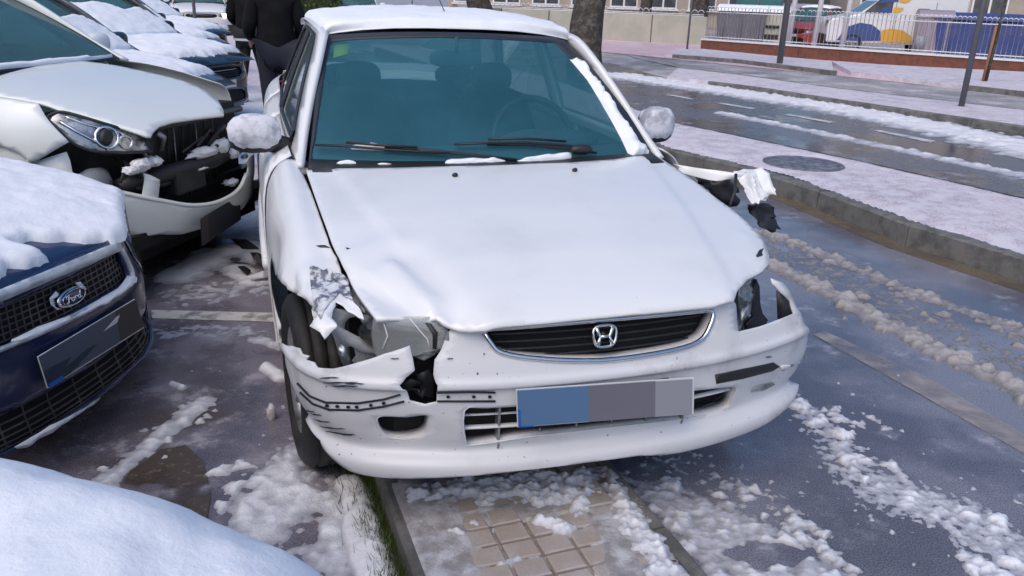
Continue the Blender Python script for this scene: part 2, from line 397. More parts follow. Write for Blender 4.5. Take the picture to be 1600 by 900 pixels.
M['lot'] = wet_mat('lot', (.25, .225, .265), (.11, .10, .12), (.42, .40, .45), 1.3, .50, .74, warm=(.085, .062, .045), rlo=.07, rhi=.4)
M['road'] = wet_mat('road', (.22, .215, .25), (.12, .118, .145), (.38, .38, .43), 1.1, .54, .76, rlo=.05, rhi=.16, fsc=3.5, gb=.07)
M['far_road'] = wet_mat('far_road', (.135, .135, .155), (.075, .078, .095), (.32, .32, .36), .8, .55, .7, grain=60., rlo=.1, rhi=.3, fsc=1.6)
M['pave_snow'] = wet_mat('pave_snow', (.58, .51, .56), (.50, .44, .50), (.66, .63, .68), 1.2, .4, .6, rlo=.7, rhi=.8, grain=90., fsc=6.)
M['pink_snow'] = wet_mat('pink_snow', (.64, .45, .49), (.57, .40, .45), (.66, .55, .60), .5, .45, .65, rlo=.6, rhi=.8, grain=40., fsc=1.2)
M['grey_slush'] = wet_mat('grey_slush', (.36, .33, .33), (.26, .24, .24), (.55, .53, .55), .7, .45, .65, rlo=.4, rhi=.6, grain=40., fsc=1.5)
M['kerb'] = mat('kerb', (.19, .185, .175), .8, col2=(.10, .10, .095), nsc=7., lo=.4, hi=.65, bump=.7, bsc=110.)
M['gutter'] = mat('gutter', (.16, .125, .085), .25, col2=(.10, .08, .06), nsc=3., rough2=.5, bump=.2, bsc=60.)
M['tile'] = mat('tile', (.40, .34, .30), .45, col2=(.46, .43, .42), nsc=7., lo=.4, hi=.7, bump=.4, bsc=90.)
M['mortar'] = mat('mortar', (.22, .19, .16), .8, col2=(.42, .40, .40), nsc=6., lo=.45, hi=.6, bump=.5, bsc=80.)
M['ice'] = mat('ice', (.52, .50, .53), .35, col2=(.70, .71, .76), nsc=11., lo=.4, hi=.62, bump=.6, bsc=70., rough2=.75)
M['dirty_ice'] = mat('dirty_ice', (.30, .285, .29), .3, col2=(.56, .56, .60), nsc=13., lo=.4, hi=.66, bump=.6, bsc=70., rough2=.7)
M['line_paint'] = mat('line_paint', (.70, .67, .62), .6, col2=(.45, .42, .42), nsc=16., lo=.5, hi=.7)
M['worn_line'] = mat('worn_line', (.40, .35, .32), .3, col2=(.32, .29, .28), nsc=7., lo=.38, hi=.62)
M['lane_paint'] = mat('lane_paint', (.62, .61, .62), .6, col2=(.4, .4, .42), nsc=5., lo=.45, hi=.7)
M['brick'] = mat('brick', (.20, .075, .05), .85, col2=(.13, .055, .04), nsc=8.)
M['grass'] = mat('grass', (.05, .09, .02), .8, col2=(.09, .10, .03), nsc=30.)

def worn(mt, lo, hi, sc):
    nt = mt.node_tree; n = nt.nodes.new('ShaderNodeTexNoise'); n.inputs['Scale'].default_value = sc; n.inputs['Detail'].default_value = 9.; tc = nt.nodes.new('ShaderNodeTexCoord'); nt.links.new(tc.outputs['Object'], n.inputs['Vector'])
    r = nt.nodes.new('ShaderNodeMapRange'); r.inputs['From Min'].default_value = lo; r.inputs['From Max'].default_value = hi; nt.links.new(n.outputs['Fac'], r.inputs['Value']); nt.links.new(r.outputs[0], nt.nodes['Principled BSDF'].inputs['Alpha'])
worn(M['line_paint'], .28, .5, 9.); worn(M['worn_line'], .30, .62, 5.5); worn(M['lane_paint'], .3, .5, 3.)
def pxpoly(pts, z=0.): return np.array([ground(x, y, z) for x, y in pts])
def slab(name, poly, thick, mt, parent=None, kind='structure', step=None):
    """a flat piece of ground with vertical sides, its top on the given polygon"""
    P = np.asarray(poly, float); n = len(P)
    a = sum(P[i - 1][0] * P[i][1] - P[i][0] * P[i - 1][1] for i in range(n))
    if a < 0: P = P[::-1]
    V = list(P) + [p - np.array([0, 0, thick]) for p in P]
    Fc = [tuple(range(n))] + [(i, n + i, n + (i + 1) % n, (i + 1) % n) for i in range(n)]
    o = mesh_obj(name, V, Fc, mt, parent, smooth=False)
    if kind and not parent: o['kind'] = kind
    return o

# the ground sheet, to the horizon
slab('ground', [(-400, -60, -.012), (400, -60, -.012), (400, 700, -.012), (-400, 700, -.012)], .1, M['grey_slush'])
STRIP_Z = .10; SW = .70
k0, k1 = ground(595, 752, STRIP_Z), ground(650, 905, STRIP_Z); sd_ = (k0 - k1) / np.linalg.norm(k0 - k1); sn = np.array([sd_[1], -sd_[0], 0])
mid0, mid1 = (k1 + sn * .37 - sd_ * 5.5) * [1, 1, 0], (k1 + sn * .37 + sd_ * 4.6) * [1, 1, 0]     # lot and road meet under the strip
slab('parking_lot', [(-40, -4, 0), mid0, mid1, (-6.5, 21, 0), (-40, 24, 0)], .008, M['lot'])
road_pts = [mid0, (9.5, -4, 0), *pxpoly([(1600, 452), (1240, 312), (1040, 262)])[:, :], (-2.5, 21, 0), (-6.5, 21, 0), mid1]
slab('road', road_pts, .007, M['road'])

# far side: median pavement, second carriageway, cycle path
MED_Z = .15
med_near = np.vstack([[6.6, -1.6, MED_Z], pxpoly([(1600, 404), (1422, 351), (1213, 273), (1040, 233)], MED_Z), [[-.6, 13.5, MED_Z], [-4., 22., MED_Z]]])
med_far = np.vstack([[9.2, .2, MED_Z], pxpoly([(1600, 312), (1350, 255), (1040, 190)], MED_Z), [[.6, 14.5, MED_Z], [-2.8, 22.5, MED_Z]]])
_kd = np.gradient(med_near[:, :2], axis=0); _kd /= np.linalg.norm(_kd, axis=1, keepdims=True); _kn = np.stack([_kd[:, 1], -_kd[:, 0]], 1)
if (_kn[2] @ np.array([1., 0])) < 0: _kn = -_kn
med_in = med_near.copy(); med_in[:, :2] += _kn * .13
median = slab('median_pavement', np.vstack([med_in, med_far[::-1]]), .17, M['pave_snow'])

def arc_points(P, step):
    P = np.asarray(P, float); d = np.r_[0, np.cumsum(np.linalg.norm(np.diff(P, axis=0), axis=1))]
    s = np.arange(0, d[-1], step); return np.stack([np.interp(s, d, P[:, k]) for k in range(P.shape[1])], 1)
def kerb_run(path, inward, width, height, length, mt, parent, gap=.008):
    """kerb stones one by one along a path (top outer edge), each its own piece"""
    Q = arc_points(path, length)
    for a, b in zip(Q[:-1], Q[1:]):
        d = (b - a); L = np.linalg.norm(d); d /= L; n = np.array([d[1], -d[0], 0]) * inward
        a2 = a + d * gap; b2 = b - d * gap * .2; dz = np.array([0, 0, random.uniform(-.003, .003)])
        c = .012
        ring = lambda p: [p - np.array([0, 0, height]), p - np.array([0, 0, c]), p + n * c, p + n * width, p + n * width - np.array([0, 0, height])]
        V = [v + dz for v in ring(a2) + ring(b2)]
        Fc = [(i, i + 1, i + 6, i + 5) for i in range(4)] + [(4, 3, 2, 1, 0), (5, 6, 7, 8, 9)]
        if inward < 0: Fc = [f[::-1] for f in Fc]
        mesh_obj('kerb_stone', V, Fc, mt, parent, smooth=False)
kerb_run(np.vstack([med_near[:1] * [1, 1, 1], med_near[1:]]), 1, .128, .17, 1.0, M['kerb'], median)
# gutter channel with brown melt water
gp = med_near[:, :2]; slab('gutter_channel', [(*(p - n * .005), .004) for p, n in zip(gp, _kn)] + [(*(p - n * .16), .004) for p, n in zip(gp[::-1], _kn[::-1])], .006, M['gutter'])
mh = thing('manhole_cover', 'round dark manhole cover flush in the snowy median pavement', 'manhole', Frame(*ground(1255, 256, MED_Z)))
lathe('rim', [(.0, .36), (.008, .36), (.008, .31), (0, .31)], mat('iron', (.13, .13, .15), .5, .3, col2=(.3, .3, .34), nsc=12., bump=.4, bsc=60.), mh, axis='z')
lathe('lid', [(.004, .0), (.006, .15), (.006, .305), (.0, .308)], bpy.data.materials['iron'], mh, axis='z')

far_road = [*pxpoly([(1600, 312), (1350, 255), (1040, 190)], 0) + [.05, .05, .004], [-2.8, 22.5, .004], [-3.0, 32., .004], *pxpoly([(960, 100), (1050, 124), (1294, 158), (1600, 202)], .004), [15, 3., .004], [9.6, .2, .004]]
slab('far_road', far_road, .006, M['far_road'])
med2 = slab('narrow_median', pxpoly([(1043, 119), (1170, 134), (1294, 153), (1600, 197), (1600, 172), (1472, 157), (1300, 137), (1150, 116), (1060, 106)], .1), .11, M['pave_snow'])
kerb_run(pxpoly([(1640, 203), (1600, 197.5), (1294, 153.5), (1170, 134.5), (1040, 119.5)], .104), 1, .1, .11, 1.0, M['kerb'], med2)
slab('far_lane', pxpoly([(1000, 92), (1060, 105), (1150, 115), (1300, 136), (1472, 156), (1600, 171), (1600, 150), (1450, 134), (1300, 118), (1100, 98), (980, 86)], .006), .006, M['grey_slush'])
slab('cycle_path', pxpoly([(985, 85), (1100, 97), (1300, 117), (1450, 133), (1600, 149), (1660, 152), (1600, 100), (1300, 78), (1100, 60), (940, 52), (930, 80)], .008), .006, M['pink_snow'])
fp = slab('far_pavement', pxpoly([(1039, 84), (1150, 92), (1302, 111), (1300, 96), (1240, 90), (1096, 76), (1060, 76)], .10), .1, M['pave_snow'])
fp2 = slab('far_pavement', pxpoly([(1451, 126), (1600, 143), (1680, 150), (1680, 112), (1600, 112), (1440, 104), (1300, 96), (1330, 112)], .10), .1, M['pave_snow'])
kerb_run(pxpoly([(1303, 111), (1150, 92.5), (1039, 84)], .103), 1, .12, .1, 1.0, M['kerb'], fp)
kerb_run(pxpoly([(1680, 152), (1600, 143.5), (1451, 126.5)], .103), 1, .12, .1, 1.0, M['kerb'], fp2)

slab('snowy_lot', [(-40, 23.9, .012), (-40, 9.5, .012), (-6., 8.6, .012), (-3.2, 7.4, .012), (-2.2, 6.6, .012), (-1.9, 7.4, .012), (-6.4, 20.9, .012), (-3., 31., .012), (-40, 60, .012)], .01, M['pave_snow'])
# painted markings
def mark(name, quad, mt, label, cat='road marking', group=None, z=.004):
    o = slab(name, pxpoly(quad, z), .001, mt, kind='structure'); return o
mark('parking_line', [(236, 484), (445, 489), (445, 503), (238, 497)], M['line_paint'], '')
mark('worn_edge_line', [(1270, 522), (1290, 518), (1450, 590), (1620, 690), (1620, 720), (1440, 617)], M['worn_line'], '')
for q in ([(1226, 179), (1232, 178), (1302, 190), (1297, 192)], [(1120, 161), (1126, 160), (1180, 169), (1174, 170.5)], [(1366, 204), (1374, 203), (1462, 220), (1454, 223)], [(1560, 240), (1568, 239), (1640, 254), (1634, 257)], [(1040, 148), (1045, 147), (1085, 154), (1080, 155)]):
    mark('lane_dash', q, M['lane_paint'], '', z=.009)

M['puddle'] = mat('puddle', (.085, .062, .045), .12, col2=(.15, .115, .085), nsc=30., lo=.5, hi=.7, rough2=.4, bump=.25, bsc=120.); worn(M['puddle'], .40, .52, 6.)
mark('puddle', [(180, 770), (205, 735), (250, 702), (290, 695), (318, 720), (330, 770), (322, 820), (280, 815), (230, 800)], M['puddle'], '', z=.004)
# the pavement strip under the car
stripL = np.array([k1 - sd_ * 3., k0 + sd_ * 5.2])
strip = slab('pavement_strip', np.vstack([stripL + sn * .055, (stripL + sn * SW)[::-1]]) - [0, 0, .012], .1, M['mortar'])
kerb_run(stripL[::-1], -1, .05, .11, 1.0, M['kerb'], strip)
kerb_run(stripL + sn * (SW + .05), -1, .05, .11, 1.0, M['kerb'], strip)
# paving tiles, one by one
tv = []
for r in range(20):
    for c in range(5):
        a = k1 - sd_ * .25 + sn * (.155 + c * .1) + sd_ * (r * .08)
        q = [a + sn * .005 + sd_ * .004, a + sn * .095 + sd_ * .004, a + sn * .095 + sd_ * .075, a + sn * .005 + sd_ * .075]
        q = [p + np.array([0, 0, random.uniform(-.0015, .0015)]) for p in q]
        lo = [p - np.array([0, 0, .03]) for p in q]; ins = [p * .9 + np.mean(q, 0) * .1 + np.array([0, 0, .004]) for p in q]
        V = lo + q + ins; Fc = [(8, 9, 10, 11)] + [(4 + i, 4 + (i + 1) % 4, 8 + (i + 1) % 4, 8 + i) for i in range(4)] + [(i, (i + 1) % 4, 4 + (i + 1) % 4, 4 + i) for i in range(4)]
        mesh_obj('paving_tile', V, Fc, M['tile'], strip, smooth=False)

# ------------------------------------------------------------------ slush and snow on the ground (height fields)
def slush(name, feats, x0, x1, y0, y1, cell, mt, label, zb=0., nsc=14., seed=0., cut=.0, lump=.5, mask=None):
    """feats: (points in the plane, half width, height); snow stands where the features, broken up by noise, rise above nothing"""
    gx = np.arange(x0, x1, cell); gy = np.arange(y0, y1, cell); X, Y = np.meshgrid(gx, gy); Q = np.stack([X.ravel(), Y.ravel()], 1)
    H = np.full(len(Q), -1.)
    cs = random.Random(int(seed * 10) + 1)
    for kind, pts, w, h, *ex in feats:
        P = np.asarray(pts, float)[:, :2]
        if kind in 'cb':
            # separate lumps strewn along a path ('c') or inside an outline ('b')
            cnt, r0, r1 = ex; sl = np.r_[0, np.cumsum(np.linalg.norm(np.diff(P, axis=0), axis=1))]; lo, hi = P.min(0), P.max(0)
            for q in range(cnt):
                if kind == 'c':
                    a = cs.random() * sl[-1]; c = np.array([np.interp(a, sl, P[:, 0]) + cs.gauss(0, w * .5), np.interp(a, sl, P[:, 1]) + cs.gauss(0, w * .5)])
                else:
                    c = np.array([cs.uniform(lo[0], hi[0]), cs.uniform(lo[1], hi[1])])
                    if not inside(P, c[None])[0]: continue
                f = cs.random() ** 2; r = r0 + (r1 - r0) * f; hh = h * (.25 + .55 * f) * cs.uniform(.4, 1.1); an = cs.uniform(0, 3.14); el = cs.uniform(.55, 1.)
                i0, i1 = np.searchsorted(gx, (c[0] - r * 1.5, c[0] + r * 1.5)); j0, j1 = np.searchsorted(gy, (c[1] - r * 1.5, c[1] + r * 1.5))
                if i1 <= i0 or j1 <= j0: continue
                XX, YY = np.meshgrid(gx[i0:i1] - c[0], gy[j0:j1] - c[1]); u_ = XX * cos(an) + YY * sin(an); v_ = (YY * cos(an) - XX * sin(an)) / el
                wob = 1 + .25 * np.sin(3 * np.arctan2(v_, u_) + q) + .12 * np.sin(7 * np.arctan2(v_, u_) + 2 * q)
                dm = hh * (1 - (np.hypot(u_, v_) / (r * wob)) ** 3); idx_ = (np.arange(j0, j1)[:, None] * len(gx) + np.arange(i0, i1)[None]).ravel()
                H[idx_] = np.maximum(H[idx_], dm.ravel())
            continue
        if kind == 'r':
            d = np.full(len(Q), 1e9)
            for a, b in zip(P[:-1], P[1:]):
                ab = b - a; t = np.clip(((Q - a) @ ab) / (ab @ ab + 1e-12), 0, 1); d = np.minimum(d, np.hypot(*(Q - a - t[:, None] * ab).T))
            wv = w * (1 + .45 * np.array([noise.noise(Vector((x * 7 + seed * 3, y * 7, seed))) for x, y in Q])) if len(Q) < 90000 else w * (1 + .45 * np.sin(Q[:, 1] * 5 + seed) * np.sin(Q[:, 0] * 4.3))
            v = h * (1 - (d / wv) ** 2)
        else:
            ins = inside(P, Q); d = edge_dist(P, Q); v = h * np.where(ins, np.minimum(1, d / w), -np.minimum(2., d / w))
        H = np.maximum(H, v)
    act = H > -.06
    n1 = np.zeros(len(Q)); idx = np.where(act)[0]
    for i in idx:
        x, y = Q[i]; v = Vector((x * nsc + seed, y * nsc, seed))
        n1[i] = .6 * noise.fractal(v, .9, 2.1, 5) + lump * (.55 - noise.voronoi(v * 1.9)[0][0])
    hmax = max(f[3] for f in feats)
    H = np.where(act, H + n1 * np.maximum(.35 * hmax, .55 * np.abs(H)) - cut * hmax, -1)
    if mask is not None: H = np.minimum(H, mask(Q))
    Z = zb + np.where(H > 0, H, np.maximum(H, -.012))
    nx, ny = len(gx), len(gy); pos = (H > 0).reshape(ny, nx)
    keep = pos[:-1, :-1] | pos[1:, :-1] | pos[:-1, 1:] | pos[1:, 1:]
    jj, ii = np.where(keep); a = jj * nx + ii
    Fq = np.stack([a, a + 1, a + nx + 1, a + nx], 1); used = np.unique(Fq); remap = np.zeros(len(Q), int); remap[used] = np.arange(len(used))
    o = mesh_obj(name, np.stack([Q[used, 0], Q[used, 1], Z[used]], 1), remap[Fq], mt)
    at = o.data.attributes.new('depth', 'FLOAT', 'POINT'); at.data.foreach_set('value', np.clip(H[used] / (.75 * hmax), 0, 1).astype(np.float32))
    tag(o, label, 'slush', kind='stuff'); return o
def G(*pts, z=0.): return np.array([ground(x, y, z) for x, y in pts])

r1_ = G((1195, 408), (1290, 455), (1400, 512), (1500, 563), (1640, 632)); r2_ = G((1190, 362), (1300, 404), (1420, 455), (1520, 490), (1640, 535))
slush('slush_ridges', [('r', r1_, .085, .022), ('c', r1_, .075, .055, 420, .012, .055), ('r', r2_, .07, .014), ('c', r2_, .07, .045, 330, .012, .05), ('c', r1_, .25, .02, 160, .008, .02),
    ('r', G((1195, 385), (1330, 440), (1480, 520), (1640, 590)), .16, .005), ('c', G((1240, 400), (1330, 440), (1480, 510), (1600, 545)), .22, .03, 110, .01, .045)], 1.2, 3.3, 2.6, 6.2, .0095, M['brown_slush'],
    'brown tyre-track ridges of slush along the wet road beside the kerb', nsc=17., seed=2., cut=.1, lump=.5)
slush('slush_clumps', [
    ('c', G((1230, 620), (1262, 655), (1300, 672)), .06, .035, 26, .012, .04), ('c', G((1290, 640), (1335, 700), (1340, 745)), .06, .03, 22, .012, .042), ('c', G((1300, 640), (1330, 655)), .05, .02, 8, .01, .03),
    ('c', G((1365, 650), (1385, 700), (1405, 745)), .045, .025, 10, .01, .036), ('c', G((1400, 770), (1450, 790), (1500, 805), (1560, 850), (1620, 900)), .10, .03, 75, .012, .045),
    ('c', G((1520, 860), (1560, 890), (1590, 930)), .09, .026, 34, .012, .045), ('c', G((1250, 640), (1400, 760), (1600, 860)), .5, .010, 140, .004, .012), ('r', G((1230, 615), (1300, 680), (1340, 740)), .07, .004), ('r', G((1400, 770), (1500, 800), (1620, 900)), .12, .005), ('c', G((1440, 790), (1500, 840)), .07, .02, 14, .01, .034)],
    .6, 2.6, 1.5, 3.3, .006, M['wet_snow'], 'scattered white lumps of wet snow on the road before the car', nsc=30., seed=5., cut=.04, lump=.3)
fld = G((940, 735), (1010, 740), (1080, 755), (1170, 790), (1260, 835), (1350, 905), (1380, 960), (1060, 960), (1060, 880))
slush('slush_field', [('p', fld, .10, .008), ('b', fld, 0, .028, 330, .008, .036), ('c', G((1120, 745), (1200, 780), (1280, 850), (1330, 900)), .06, .026, 60, .01, .034), ('c', G((975, 705), (1100, 735), (1180, 780)), .12, .012, 200, .004, .016)],
    .2, 1.35, 1.4, 2.75, .006, M['wet_ice'], 'pale half melted slush beside the pavement strip', nsc=24., seed=9., cut=.1, lump=.5,
    mask=lambda Q: np.hypot((Q[:, 0] - ground(1200, 868)[0]) / .12, (Q[:, 1] - ground(1200, 868)[1]) / .06) * .05 - .05 + np.array([.03 * noise.fractal(Vector((a * 14, b * 14, 1.)), 1., 2., 4) for a, b in Q]))
slush('slush_patch', [
    ('r', G((165, 755), (240, 690), (318, 628)), .055, .012), ('c', G((165, 755), (240, 690), (318, 628)), .06, .022, 90, .006, .03), ('c', G((380, 800), (450, 720), (520, 820)), .16, .035, 70, .012, .05), ('c', G((300, 560), (420, 620), (500, 850)), .3, .012, 90, .004, .014),
    ('p', G((335, 800), (400, 735), (450, 680), (485, 705), (500, 745), (520, 800), (470, 830), (420, 880), (395, 905), (350, 850)), .09, .016),
    ('r', G((520, 745), (540, 800), (550, 880)), .05, .008), ('r', G((435, 770), (520, 790), (530, 870)), .07, .014),
    ('r', G((415, 575), (440, 590)), .04, .03), ('r', G((400, 530), (440, 540)), .05, .012), ('r', G((270, 600), (285, 606)), .025, .02),
    ('r', G((255, 520), (400, 515)), .10, .005), ('r', G((480, 870), (560, 900)), .06, .01), ('r', G((300, 460), (420, 440)), .2, .006)],
    -1.9, -.25, 1.6, 4.6, .009, M['wet_snow'], 'wet snow patches left on the dark parking lot', nsc=18., seed=1., cut=.12, lump=.6)
slush('slush_heap', [
    ('r', G((285, 430), (330, 400), (390, 385), (410, 400)), .16, .03), ('r', G((370, 420), (400, 440)), .1, .02), ('r', G((385, 330), (400, 360)), .3, .02),
    ('r', G((380, 150), (400, 250)), .5, .03)],
    -5, -1.1, 3.9, 13, .022, M['track_snow'], 'grey trampled slush between the two damaged white cars', nsc=13., seed=4., cut=.22, lump=1.)
slush('snow_verge', [('r', [k1 - sd_ * .5 - sn * .075, k0 + sd_ * .15 - sn * .075], .065, .045)], -.75, .1, 1.3, 2.6, .0065, M['wet_snow'],
    'strip of snow lying on the grass along the pavement kerb', nsc=13., seed=8., cut=.12, lump=.25)
# grass blades along the kerb
gv, gf = [], []
for i in range(2600):
    t = random.uniform(-.5, 1.0); p = k1 + sd_ * t - sn * abs(random.gauss(.004, .045)) ; p = p.copy(); p[2] = .0
    a = random.uniform(0, 6.28); h = random.uniform(.03, .085); w = .0022; dx, dy = cos(a) * w, sin(a) * w; bx, by = random.gauss(0, .02), random.gauss(0, .02)
    n = len(gv); gv += [(p[0] - dx, p[1] - dy, 0), (p[0] + dx, p[1] + dy, 0), (p[0] + bx, p[1] + by, h)]; gf.append((n, n + 1, n + 2))
tag(mesh_obj('grass', gv, gf, M['grass'], smooth=False), 'green grass blades poking out along the kerb edge', 'grass', kind='stuff')
# snow and ice on the strip
def onstrip(Q): a = (Q - k1[:2]) @ sn[:2]; return .5 * np.minimum(a - .02, SW + .035 - a)
ST = lambda *p: G(*p, z=STRIP_Z)
slush('strip_snow', [
    ('p', ST((640, 775), (690, 745), (760, 738), (930, 722), (950, 770), (935, 800), (900, 822), (870, 800), (840, 815), (800, 790), (745, 805), (725, 790), (700, 790), (665, 800)), .06, .025),
    ('p', ST((930, 722), (965, 730), (1090, 905), (1000, 930), (985, 880), (950, 830), (940, 790)), .05, .022), ('c', ST((640, 775), (760, 750), (930, 760)), .07, .055, 80, .012, .045), ('c', ST((650, 790), (700, 820), (860, 830)), .09, .02, 30, .006, .02),
    ('r', ST((780, 880), (840, 868)), .02, .015), ('r', ST((705, 830), (720, 835)), .018, .02), ('r', ST((840, 815), (880, 825)), .035, .03)],
    -.5, .8, 1.4, 2.7, .0065, M['wet_snow'], 'broken white snow piled on the paving tiles under the bumper', zb=STRIP_Z - .004, nsc=24., seed=12., cut=.12, lump=.9, mask=onstrip)
slush('strip_ice', [('p', ST((600, 752), (700, 748), (735, 800), (745, 850), (770, 910), (660, 930), (640, 880)), .03, .006), ('p', ST((905, 800), (960, 790), (1080, 910), (940, 930), (930, 860)), .04, .007),
    ('r', ST((760, 800), (900, 790)), .05, .006)],
    -.5, .8, 1.4, 2.7, .008, M['dirty_ice'], 'thin dirty ice film on the pavement strip edges', zb=STRIP_Z - .002, nsc=20., seed=15., cut=-.1, lump=.4, mask=onstrip)
# far carriageway
slush('far_slush', [
    ('r', G((960, 118), (1100, 138), (1300, 168), (1460, 200), (1640, 242)), .75, .07), ('r', G((1130, 178), (1300, 212), (1480, 250), (1640, 285)), .2, .05),
    ('r', G((1000, 130), (1150, 150), (1320, 182)), .3, .03)], 1.2, 9., 6.5, 19., .035, M['track_snow'], 'broken band of churned slush on the far carriageway', zb=.004, nsc=6., seed=20., cut=.42, lump=1.0)
slush('median_snow', [('p', np.vstack([med_in[1:6], med_far[1:6][::-1]]), .12, .018)], 0.2, 4.8, 4.5, 12., .022, M['pave_snow'], 'trodden snow covering the median pavement', zb=MED_Z + .002, nsc=5., seed=23., cut=-.15, lump=.25,
    mask=lambda Q: np.hypot(Q[:, 0] - ground(1255, 256, MED_Z)[0], Q[:, 1] - ground(1255, 256, MED_Z)[1]) * .2 - .074)
# ice lump, debris
def chunk(name, px, py, r, mt, label, cat, z=0., sq=(1, 1, .6), seed=1.):
    p = ground(px, py, z); o = blob(name, (0, 0, r * sq[2] * .8), (r * sq[0], r * sq[1], r * sq[2]), mt, None, 2, .5, 9., seed); o.location = p; return tag(o, label, cat)
chunk('ice_lump', 425, 655, .028, M['ice'], 'small upright lump of ice on the wet parking lot', 'ice', sq=(.6, .6, 1.3), seed=3.)
def shard(name, pts, z, h, mt, label, cat):
    P = G(*pts, z=z); n = len(P); c = P.mean(0); V = [p + [0, 0, random.uniform(0, h)] for p in P] + [c + [0, 0, h * 1.4]]
    o = mesh_obj(name, [v - c for v in V], [(i, (i + 1) % n, n) for i in range(n)], mt, smooth=False, solid=.004); o.location = c; return tag(o, label, cat)
shard('indicator_lens', [(414, 392), (424, 388), (427, 402), (417, 406)], .03, .05, M['amber'], 'broken orange indicator lens beside the white sedan', 'car part')
shard('plastic_shard', [(362, 382), (400, 386), (405, 394), (380, 392)], .01, .04, M['black_plastic'], 'long black plastic shard lying in the slush', 'debris')
shard('plastic_shard', [(392, 405), (418, 412), (412, 420), (396, 416)], .01, .05, M['black_plastic'], 'black plastic scrap near the orange indicator lens', 'debris')
shard('plastic_shard', [(372, 424), (392, 426), (386, 432)], .01, .03, M['black_plastic'], 'small black plastic scrap in trampled slush', 'debris')
shard('plastic_strip', [(386, 440), (412, 436), (426, 428), (426, 432), (412, 441)], .01, .03, M['plate_white'], 'thin pale plastic strip on the slush by the wheel', 'debris')
# ================================================================== the crashed white sedan
HF = Frame(0.264, 2.0173, 0.0324, radians(18.5), radians(.4))
honda = thing('crashed_sedan', 'white sedan with smashed front corners standing across the pavement strip', 'car', HF)
T_ = lambda S, pts, **k: trace(HF, S, pts, **k)
def mirror_rows(half):
    """control columns given for x >= 0 -> full width"""
    return [[(-x, y, z) for x, y, z in r[::-1] if x > 1e-6] + list(r) for r in half]

# ---- bumper surface
plan = [(0, 0), (.2, .006), (.4, .03), (.55, .072), (.68, .14), (.775, .24), (.825, .36), (.843, .52), (.846, .72)]
prof = [(.72, .075), (.675, .05), (.62, .034), (.585, .022), (.555, .012), (.540, .001), (.525, .0), (.512, .010), (.47, .012), (.42, .013), (.37, .02), (.325, .034), (.302, .010), (.285, .0), (.26, .0), (.24, .010), (.225, .04)]
pl = np.array(plan); tg = np.gradient(pl, axis=0); tg /= np.linalg.norm(tg, axis=1, keepdims=True); nin = np.stack([-tg[:, 1], tg[:, 0]], 1); nin[0] = (0, 1)
rows = []
for z, ins in prof:
    taper = .05 * max(0, (.45 - z) / .25)
    rows.append([(p[0] + n[0] * ins - taper * (p[0] / .84) ** 3, p[1] + n[1] * ins, z) for p, n in zip(pl, nin)])
rows = mirror_rows(rows)
def bumper_bend(p):
    p = p.copy(); x, y, z = p.T
    k = sstep(-.45, -.8, x); p[:, 2] -= .015 * k            # torn corner hangs lower
    gg = np.exp(-((np.abs(x) - .55) / .10) ** 2 - ((z - .375) / .05) ** 2); p[:, 1] += .02 * gg * sstep(.5, .0, y)
    q = sstep(.5, .85, x); p[:, 2] += .012 * q; p[:, 0] += .095 * sstep(.42, .78, x)      # right corner pulled outwards
    return p
SB = Net(rows, bumper_bend)
out = [(690, 545), (699, 519), (712, 510), (757, 507), (850, 497), (950, 487), (1050, 477), (1115, 470), (1144, 466), (1150, 476), (1154, 518), (1185, 511), (1215, 500), (1240, 490),
       (1234, 470), (1220, 457), (1207, 443), (1205, 435), (1222, 441), (1236, 458), (1252, 490), (1265, 518), (1271, 545), (1267, 572), (1257, 602), (1240, 626), (1222, 645), (1170, 675), (1100, 695),
       (1000, 712), (915, 723), (800, 737), (680, 747), (600, 747), (548, 737), (517, 715), (500, 688), (477, 655), (458, 612), (447, 572), (441, 536), (455, 540), (468, 544), (472, 553), (483, 556), (478, 562),
       (491, 566), (496, 574), (520, 576), (560, 566), (600, 553), (640, 540), (645, 560), (648, 579), (634, 590), (624, 602), (640, 626), (664, 632), (682, 628), (684, 603), (677, 585), (679, 562)]
ob = dense_loop(T_(SB, out), .012)
h_gr = smooth_loop(T_(SB, [(758, 516), (800, 511), (935, 500), (1060, 489), (1112, 486), (1107, 513), (1090, 534), (1050, 547), (960, 561), (900, 563), (830, 559), (785, 551), (768, 537)]), 3)
h_in = smooth_loop(T_(SB, [(727, 642), (760, 638), (850, 633), (950, 626), (1050, 614), (1140, 605), (1150, 608), (1146, 620), (1130, 642), (1000, 663), (880, 677), (820, 683), (740, 695), (729, 690)]), 3)
h_fg = smooth_loop(T_(SB, [(590, 656), (600, 651), (635, 652), (667, 649), (670, 662), (664, 679), (640, 686), (610, 683), (596, 672)]), 3)
bumper = sheet('bumper', SB, ob, M['white_bumper'], honda, [h_gr, h_in, h_fg], .012, solid=.004, wall=np.array([0, .05, 0]))
